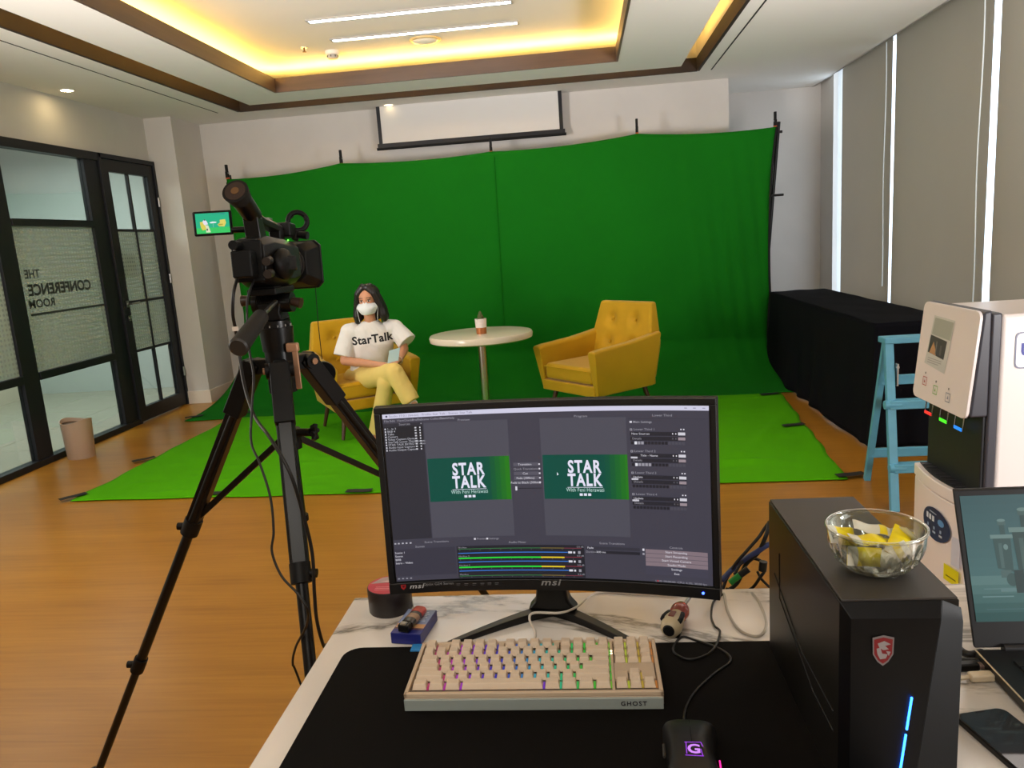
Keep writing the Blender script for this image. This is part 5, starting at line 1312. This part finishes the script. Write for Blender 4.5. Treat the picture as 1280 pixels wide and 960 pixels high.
for a in (-.9, .9, 2.6):
    MB().tube([Mx @ V((math.sin(a) * r_, -math.cos(a) * r_, z)) for r_, z in ((.0180, -.004), (.0186, .004), (.0170, .016), (.0145, .028))], .0042, 8).build('rubber_inlay', DARKM, SD, smooth=True)
MB().box(Mx @ V((0, -.0188, .006)), (.010, .018, .002)).build('ratchet_switch', mat('dark_red_switch', (110, 40, 36), .4), SD, bevel=.001)
MB().cyl((0, .07, .019), (0, .135, .012), .0032, n=12).build('shaft', STEEL, SD, smooth='auto')
# clear packing strips / pale cables crossing the marble behind the monitor
cable('pale_cable', 'pale cable lying on the marble right of the screwdriver', [dk(905, 742, ZD + .003), dk(910, 765, ZD + .003), dk(925, 788, ZD + .003), dk(948, 795, ZD + .003), dk(958, 780, ZD + .003), dk(950, 755, ZD + .003), dk(940, 741, ZD + .003)], .0024, mat('grey_translucent_cable', (168, 158, 142), .35))
# ------------------------------------------------------------------ tripod
AP = V((-.748, 1.80, 1.236))
TP = thing('tripod', 'tall black camera tripod on the wooden floor left of the monitor', 'tripod', (-.748, 1.80, 0))
TBL = mat('tripod_black', (11, 10, 10), .3, spec=.35); TMT = mat('tripod_matt', (9, 8, 8), .5, spec=.25)
T0 = V(TP.location)
feet = [V((-1.48, 1.86, 0)), V((-.497, 1.118, 0)), V((-.265, 2.52, 0))]
def tl(p): return V(p) - T0
def chan(p0, p1, w, d, name, m, par, bev=.002):
    p0, p1 = V(p0), V(p1); z = (p1 - p0).normalized(); x = z.cross(V((0, 0, 1))).normalized(); y = z.cross(x); L_ = (p1 - p0).length
    M = Matrix((x, y, z)).transposed().to_4x4(); M.translation = (p0 + p1) / 2
    return MB().box((0, 0, 0), (w, d, L_), M).build(name, m, par, bevel=bev)
top = AP - V((0, 0, .05))
for i, f in enumerate(feet):
    d = (f - V((AP.x, AP.y, 0))).normalized(); a = top + d * .075
    lg = f - a
    p1, p2 = a + lg * .35, a + lg * .69
    side = lg.normalized().cross(V((0, 0, 1))).normalized()
    leg = chan(tl(a), tl(p1), .030, .034, 'leg', TBL, TP)
    for s in (-1, 1):
        MB().cyl(tl(a + side * .013 * s - V((0, 0, .01))), tl(p1 + side * .013 * s), .0085, n=10).build('rail', TBL, leg, smooth='auto')
    chan(tl(a - lg * .01), tl(a + lg * .10), .046, .044, 'upper_sleeve', TMT, leg, .004)
    MB().cyl(tl(p1 - lg * .01), tl(p2), .0135, n=14).build('middle_section', TBL, leg, smooth='auto')
    MB().cyl(tl(p2 - lg * .01), tl(a + lg * .985), .0110, n=14).build('lower_section', TBL, leg, smooth='auto')
    for p, r_ in ((p1, .023), (p2, .018)):
        MB().cyl(tl(p - lg.normalized() * .022), tl(p + lg.normalized() * .022), r_, n=16).build('collar', TMT, leg, smooth='auto')
        kd = CAM_R if i == 1 else -CAM_R
        MB().cyl(tl(p + kd * r_ * .6), tl(p + kd * (r_ + .013)), .010, n=12).build('lock_knob', TMT, leg, smooth='auto')
    MB().lathe([(0, 0), (.02, 0), (.022, .01), (.013, .03), (0, .034)], 18, Matrix.Translation(tl(f))).build('rubber_foot', RUB, leg, smooth='auto')
    # shoulder joint
    MB().cyl(tl(a + side * .032), tl(a - side * .032), .019, n=16).build('hinge', TMT, TP, smooth='auto')
    chan(tl(top + d * .02), tl(a), .030, .038, 'shoulder', TMT, TP, .004)
    MB().cyl(tl(a + side * .034), tl(a + side * .038), .008, n=10).build('bolt', mat('tan_bolt', (170, 130, 100), .4, .5), TP)
    # spreader brace
    hb = AP - V((0, 0, .235)); pe_ = a + lg * .34
    chan(tl(hb + d * .02), tl(pe_), .012, .016, 'brace', TBL, TP)
    MB().cyl(tl(pe_ + side * .02), tl(pe_ - side * .02), .006, n=8).build('brace_pin', STEEL, TP)
MB().cyl(tl(AP + V((0, 0, -.012))), tl(AP + V((0, 0, -.115))), .034, n=24).build('crown', TBL, TP, smooth='auto')
MB().cyl(tl(AP + V((0, 0, .045))), tl(AP + V((0, 0, -.012))), .041, .037, n=28).build('bowl_seat', TBL, TP, smooth='auto')
MB().cyl(tl(AP - V((0, 0, .11))), tl(AP - V((0, 0, .44))), .0165, n=18).build('centre_column', TBL, TP, smooth='auto')
MB().cyl(tl(AP - V((0, 0, .21))), tl(AP - V((0, 0, .26))), .028, n=20).build('spreader_hub', TMT, TP, smooth='auto')
MB().cyl(tl(AP - V((0, 0, .435))), tl(AP - V((0, 0, .45))), .022, n=18).build('column_cap', TMT, TP, smooth='auto')
kb = AP + V((.030, -.02, -.215))
kn = MB().cyl(tl(kb), tl(kb + V((.035, -.005, 0))), .010, n=12).build('crank_knob', TMT, TP, smooth='auto')
for k in range(6):
    a = k * PI / 3; c = kb + V((.045, -.006, 0)); MB().cyl(tl(c), tl(c + V((.0, .020 * math.cos(a), .020 * math.sin(a)))), .0065, n=8).build('knob_lobe', TMT, kn)
# pale lock lever at the crown
c = AP + V((.052, -.030, -.010))
LEV = mat('pale_metal_lever', (196, 150, 118), .35, .4)
lv = MB().loft([[V((x, y, z)) for x, y in ((-.007, -.003), (.007, -.003), (.007, .003), (-.007, .003))] for z in (-.095, -.02, .0)], M=Matrix.Translation(tl(c))).build('lock_lever', LEV, TP, bevel=.002)
MB().box(tl(c) + V((-.006, .004, .006)), (.030, .016, .022)).build('lever_boss', LEV, lv, bevel=.004)
# middle leg collar knob seen at the right (already in the leg loop); fluid head
hz = AP + V((0, 0, .045))
HD = MB().cyl(tl(hz), tl(hz + V((0, 0, .016))), .036, n=36).build('head_base', TBL, TP, smooth='auto')
for k in range(24):
    a = 2 * PI * k / 24
    MB().box(tl(hz + V((.0365 * math.cos(a), .0365 * math.sin(a), .004))), (.002, .002, .005), rz=a).build('dial_mark', GREYP, HD) if k % 2 == 0 else None
MB().loft([[tl(hz + V((x, y, z))) for x, y in ((-w_, -.028), (w_, -.028), (w_, .028), (-w_, .028))] for z, w_ in ((.016, .030), (.035, .024), (.06, .030))]).build('head_body', TMT, TP, bevel=.005)
MB().cyl(tl(hz + V((-.046, 0, .058))), tl(hz + V((.050, 0, .058))), .024, n=24).build('tilt_drum', TBL, TP, smooth='auto')
for k in range(6): MB().cyl(tl(hz + V((-.034 + k * .005, 0, .058))), tl(hz + V((-.032 + k * .005, 0, .058))), .0262, n=24).build('drum_rib', TMT, TP)
MB().cyl(tl(hz + V((-.050, -.012, .068))), tl(hz + V((-.070, -.014, .068))), .011, .014, 12).build('tension_knob', mat('knob_brown', (56, 38, 28), .4), TP, smooth='auto')
MB().cyl(tl(hz + V((.052, -.01, .060))), tl(hz + V((.075, -.012, .054))), .010, .013, 12).build('tension_knob', mat('knob_brown', (56, 38, 28), .4), TP, smooth='auto')
MB().box(tl(hz + V((0, .0, .088))), (.070, .12, .016)).build('camera_plate', TMT, TP, bevel=.003)
# pan handle
h0 = hz + V((.020, -.05, .062)); g0 = at(326, 396, 1.56); g1 = at(298, 434, 1.42)
MB().cyl(tl(h0 + V((0, .02, 0))), tl(g0), .0055, n=10).build('handle_rod', STEEL, TP, smooth='auto')
MB().cyl(tl(g0 + (h0 - g0).normalized() * .02), tl(g0), .010, .016, 14).build('handle_collar', DARK, TP, smooth='auto')
g_ = MB().cyl(tl(g0), tl(g1), .0165, .0195, 20).build('handle_grip', RUB, TP, smooth='auto')
dd = (g1 - g0).normalized()
MB().cyl(tl(g1), tl(g1 + dd * .004), .0195, .016, 20).build('grip_cap', mat('grip_end', (40, 36, 32), .5), g_, smooth='auto')

# ------------------------------------------------------------------ camcorder
CZ = hz.z + .096 - .006
CM_ = thing('camcorder', 'black professional camcorder on the tripod with its side screen open', 'camcorder', (AP.x - .004, AP.y, CZ), 0, rot=(math.radians(-4), 0, math.radians(4)))
CM_.scale = (.89, .89, .89)
CB = mat('camcorder_black', (12, 11, 11), .34, spec=.35); CB2 = mat('camcorder_matt', (8, 8, 8), .55, spec=.25)
def cbx(name, lo, hi, m=CB, par=CM_, bev=.006): return bx(name, m, lo, hi, par, bev)
cbx('base_plate', (-.035, -.06, 0), (.035, .07, .008), CB2)
# main body: lofted, narrower at the rear
def sec(y, x0, x1, z0, z1, b=.018):
    return [V((x0 + b, y, z0)), V((x1 - b, y, z0)), V((x1, y, z0 + b)), V((x1, y, z1 - b)), V((x1 - b, y, z1)), V((x0 + b, y, z1)), V((x0, y, z1 - b)), V((x0, y, z0 + b))]
MB().loft([sec(-.10, -.055, .030, .020, .130), sec(-.05, -.060, .045, .008, .138), sec(.05, -.055, .055, .010, .135), sec(.11, -.050, .058, .018, .132)]).build('body', CB, CM_, bevel=.003)
cbx('battery', (-.040, -.150, .030), (.012, -.098, .098), CB2, bev=.005)
cbx('rear_panel', (-.050, -.108, .020), (.026, -.098, .125), CB2, bev=.003)
for k in range(5): cbx('panel_button', (-.046, -.1105, .034 + k * .016), (-.040, -.107, .040 + k * .016), GREYP, bev=.001)
# hand strap side with ribs
MB().ell((.052, -.02, .065), (.024, .060, .042), 20).build('hand_grip', CB2, CM_, smooth=True)
cbx('left_side_panel', (-.066, -.070, .030), (-.056, .060, .115), CB2, bev=.003)
for k in range(4): cbx('side_button', (-.069, -.055 + k * .022, .045), (-.065, -.045 + k * .022, .052), mat('camcorder_button', (60, 60, 62), .4), bev=.001)
MB().grid(lambda u, v: (.052 + .030 * math.sin(PI * u), -.062 + .095 * u, .048 + .036 * v), 12, 3).build('hand_strap', RUB, CM_, smooth=True, solid=.003)
MB().cyl((-.030, -.150, .112), (-.030, -.100, .112), .012, n=18).build('rear_dial', CB2, CM_, smooth='auto')
for k in range(2): MB().cyl((.040, -.095, .040 + k * .032), (.040, -.122, .036 + k * .032), .011, n=18).build('audio_connector', mat('connector_metal', (70, 64, 60), .4, .7), CM_, smooth='auto')
MB().box((-.058, -.03, .128), (.012, .05, .010)).build('control_ridge', CB2, CM_, bevel=.002)
# lens barrel and rectangular hood
MB().cyl((.004, .10, .074), (.004, .165, .074), .047, .050, 32).build('lens_barrel', CB, CM_, smooth='auto')
MB().cyl((.004, .118, .074), (.004, .136, .074), .052, n=32).build('focus_ring', RUB, CM_, smooth='auto')
MB().cyl((.004, .142, .074), (.004, .158, .074), .053, n=32).build('zoom_ring', RUB, CM_, smooth='auto')
MB().loft([sec(.160, -.052, .060, .022, .126, .02), sec(.185, -.066, .074, .012, .136, .02), sec(.245, -.074, .082, .006, .142, .016)]).build('lens_hood', CB2, CM_, bevel=.003)
MB().cyl((.004, .2455, .074), (.004, .2465, .074), .040, n=32).build('front_glass', mat('front_glass', (12, 14, 20), .05), CM_)
MB().loft([sec(.238, -.077, .085, .003, .145, .016), sec(.248, -.077, .085, .003, .145, .016)]).build('hood_rim', CB, CM_, bevel=.002)
MB().ell((.045, .060, .133), (.0022, .0022, .0012), 8).build('green_led', mat('green_led', (90, 255, 60), emit=(90, 255, 60), estr=6), CM_)
# top handle with viewfinder and front block
P_ = [V((0, -.115, .205)), V((0, -.075, .192)), V((0, -.02, .180)), V((0, .05, .176)), V((0, .12, .170))]
m_ = MB(); m_.loft([[p + V((x, 0, z)) for x, z in ((-.016, -.012), (.016, -.012), (.018, .004), (.010, .013), (-.010, .013), (-.018, .004))] for p in P_]); m_.build('top_handle', CB, CM_, bevel=.003)
cbx('handle_post', (-.015, .085, .128), (.017, .125, .170), CB, bev=.004)
MB().loft([[V((x, y, z)) for x, y in ((-.020, y0_), (.020, y0_), (.020, y1_), (-.020, y1_))] for z, y0_, y1_ in ((.125, -.085, -.030), (.160, -.090, -.045), (.185, -.095, -.055))]).build('rear_post', CB, CM_, bevel=.004)
cbx('accessory_shoe', (-.011, .02, .188), (.011, .05, .194), STEEL, bev=.001)
cbx('microphone_block', (-.012, .125, .150), (.034, .185, .190), CB, bev=.005)
for k in range(3): cbx('audio_knob', (-.022, .02 + k * .022, .168), (-.016, .032 + k * .022, .180), CB2, bev=.002)
ve = V((-.004, -.165, .240)); v0_ = V((0, -.072, .190)); vd = (ve - v0_).normalized()
MB().cyl(v0_, v0_.lerp(ve, .72), .024, .026, 22).build('viewfinder', CB, CM_, smooth='auto')
ec = MB().cyl(v0_.lerp(ve, .70), ve, .027, .033, 26).build('eyecup', RUB, CM_, smooth='auto')
MB().cyl(ve, ve + vd * .0015, .026, n=24).build('eyecup_inside', mat('eyecup_brown', (58, 42, 34), .7), ec)
MB().cyl(ve + vd * .001, ve + vd * .003, .010, n=20).build('eyepiece_glass', mat('eyepiece_glass', (120, 90, 60), .1), ec)
# microphone ring holder
mc = V((.040, .185, .196)); mr = MB()
mr.tube([mc + V((.026 * math.cos(a) * .96, .0, .026 * math.sin(a))) + V((0, .01 * math.cos(a), 0)) for a in [2 * PI * k / 28 for k in range(28)]], .0075, 8, closed=True); rg = mr.build('microphone_ring', CB2, CM_, smooth=True)
MB().cyl(mc + V((-.004, .0, -.030)), mc + V((-.010, -.01, -.052)), .010, n=12).build('ring_arm', CB, rg, smooth='auto')
MB().cyl(mc + V((.004, -.012, -.040)), mc + V((.030, -.016, -.044)), .010, .012, 12).build('ring_knob', CB, rg, smooth='auto')
for a in (.3, 2.4, 4.4): MB().cyl(mc + V((.026 * math.cos(a), .002, .026 * math.sin(a))), mc + V((.020 * math.cos(a), .002, .020 * math.sin(a))), .007, n=10).build('rubber_pad', RUB, rg)
# side screen
sc0 = V((-.120, -.035, .182))
LC = Matrix.Translation(sc0) @ Matrix.Rotation(math.radians(6), 4, 'Z')
s_ = MB().box((0, 0, 0), (.100, .010, .064), LC).build('side_screen', CB2, CM_, bevel=.004)
MB().cyl(LC @ V((.046, .002, -.02)), LC @ V((.085, .01, -.02)), .008, n=12).build('screen_hinge', CB, CM_, smooth='auto')
lq = Paint(lambda u, v, l: LC @ V((-.042 + .086 * u, -.0055 - .00004 * l, .026 - .052 * v)))
lq.rect(0, 0, 1, .72, (10, 176, 130), 1); lq.rect(0, .72, 1, 1, (44, 196, 96), 1); lq.rect(.5, .03, .9, .05, (20, 110, 130), 2); lq.rect(.75, .08, .88, .10, (20, 90, 140), 2)
lq.poly([(.12, .42), (.26, .40), (.30, .55), (.34, .78), (.18, .84), (.14, .70)], (214, 200, 80)); lq.poly([(.20, .40), (.26, .30), (.33, .40), (.36, .55), (.24, .58)], (226, 222, 236)); lq.disc(.265, .33, .02, .035, (70, 60, 60))
lq.poly([(.26, .58), (.36, .60), (.42, .95), (.28, .95), (.29, .72)], (216, 222, 190)); lq.rect(.30, .76, .34, .86, (40, 70, 60), 1)
lq.poly([(.40, .46), (.50, .42), (.62, .45), (.60, .50), (.44, .51)], (226, 236, 236)); lq.rect(.505, .50, .515, .72, (150, 200, 190), 1)
lq.poly([(.72, .36), (.88, .34), (.90, .52), (.84, .70), (.68, .68), (.64, .58), (.72, .50)], (222, 206, 96)); lq.poly([(.66, .56), (.80, .56), (.80, .62), (.68, .64)], (170, 160, 60))
lq.build('screen_image', colmat('camera_screen_glow', .66), s_)
# lens cap on a cord
bpy.context.view_layer.update()
cw = lambda p: CM_.matrix_basis.inverted() @ V(p)
lc0 = CM_.matrix_basis @ V((.060, .235, .010)); lc1 = at(403, 452, lc0.y - .02)
t = thing('lens_cap', 'black lens cap dangling on a cord from the camcorder', 'lens cap', lc1)
t0 = V(t.location)
MB().tube([lc0 - t0, (lc0 * .5 + lc1 * .5) - t0 + V((-.002, 0, -.002)), V((0, 0, .006))], .0012, 6).build('cord', DARKM, t)
MB().cyl((.0, 0, -.030), (.003, -.010, -.031), .032, n=28).build('cap', DARK, t, smooth='auto')
MB().cyl((.0, 0.0005, -.030), (-.0005, .0045, -.030), .028, n=28).build('cap_back', DARKM, t, smooth='auto')
o = t.children[1]; 
# ------------------------------------------------------------------ camera cables
def tp(px, py, y): return at(px, py, y)
cable('camera_cable', 'thick black cable hanging from camcorder past the grip and tripod', [tp(297, 346, 1.70), tp(292, 366, 1.66), tp(291, 392, 1.66), tp(294, 410, 1.68), tp(299, 440, 1.70), tp(305, 480, 1.66), tp(318, 520, 1.58), tp(338, 548, 1.50), tp(362, 590, 1.46), tp(378, 640, 1.46), tp(390, 690, 1.46), tp(393, 740, 1.45), tp(396, 775, 1.45), tp(404, 806, 1.47), tp(414, 830, 1.6), V((-.62, 1.62, .05)), V((-.60, 1.50, .012)), V((-.52, 1.25, .008))], .0038, CBL)
cable('camera_cable', 'thin black cable spiralling down in front of the tripod middle leg', [tp(318, 348, 1.71), tp(310, 372, 1.67), tp(309, 400, 1.64), tp(312, 440, 1.62), tp(317, 470, 1.58), tp(315, 510, 1.54), tp(314, 552, 1.50), tp(325, 580, 1.46), tp(338, 622, 1.43), tp(342, 664, 1.41), tp(340, 690, 1.40), tp(352, 720, 1.385), tp(372, 742, 1.37), tp(384, 762, 1.36), tp(383, 782, 1.40), tp(370, 808, 1.46), tp(366, 830, 1.5), tp(374, 850, 1.52), V((-.60, 1.50, .2)), V((-.57, 1.40, .010)), V((-.50, 1.15, .008))], .0026, CBL)
t = thing('cable_tag', 'small white paper tag tied on the camera cable', 'tag', tp(294, 411, 1.674))
MB().box((0, 0, 0), (.014, .002, .010)).build('paper', mat('paper_white', (232, 220, 206), .6), t)
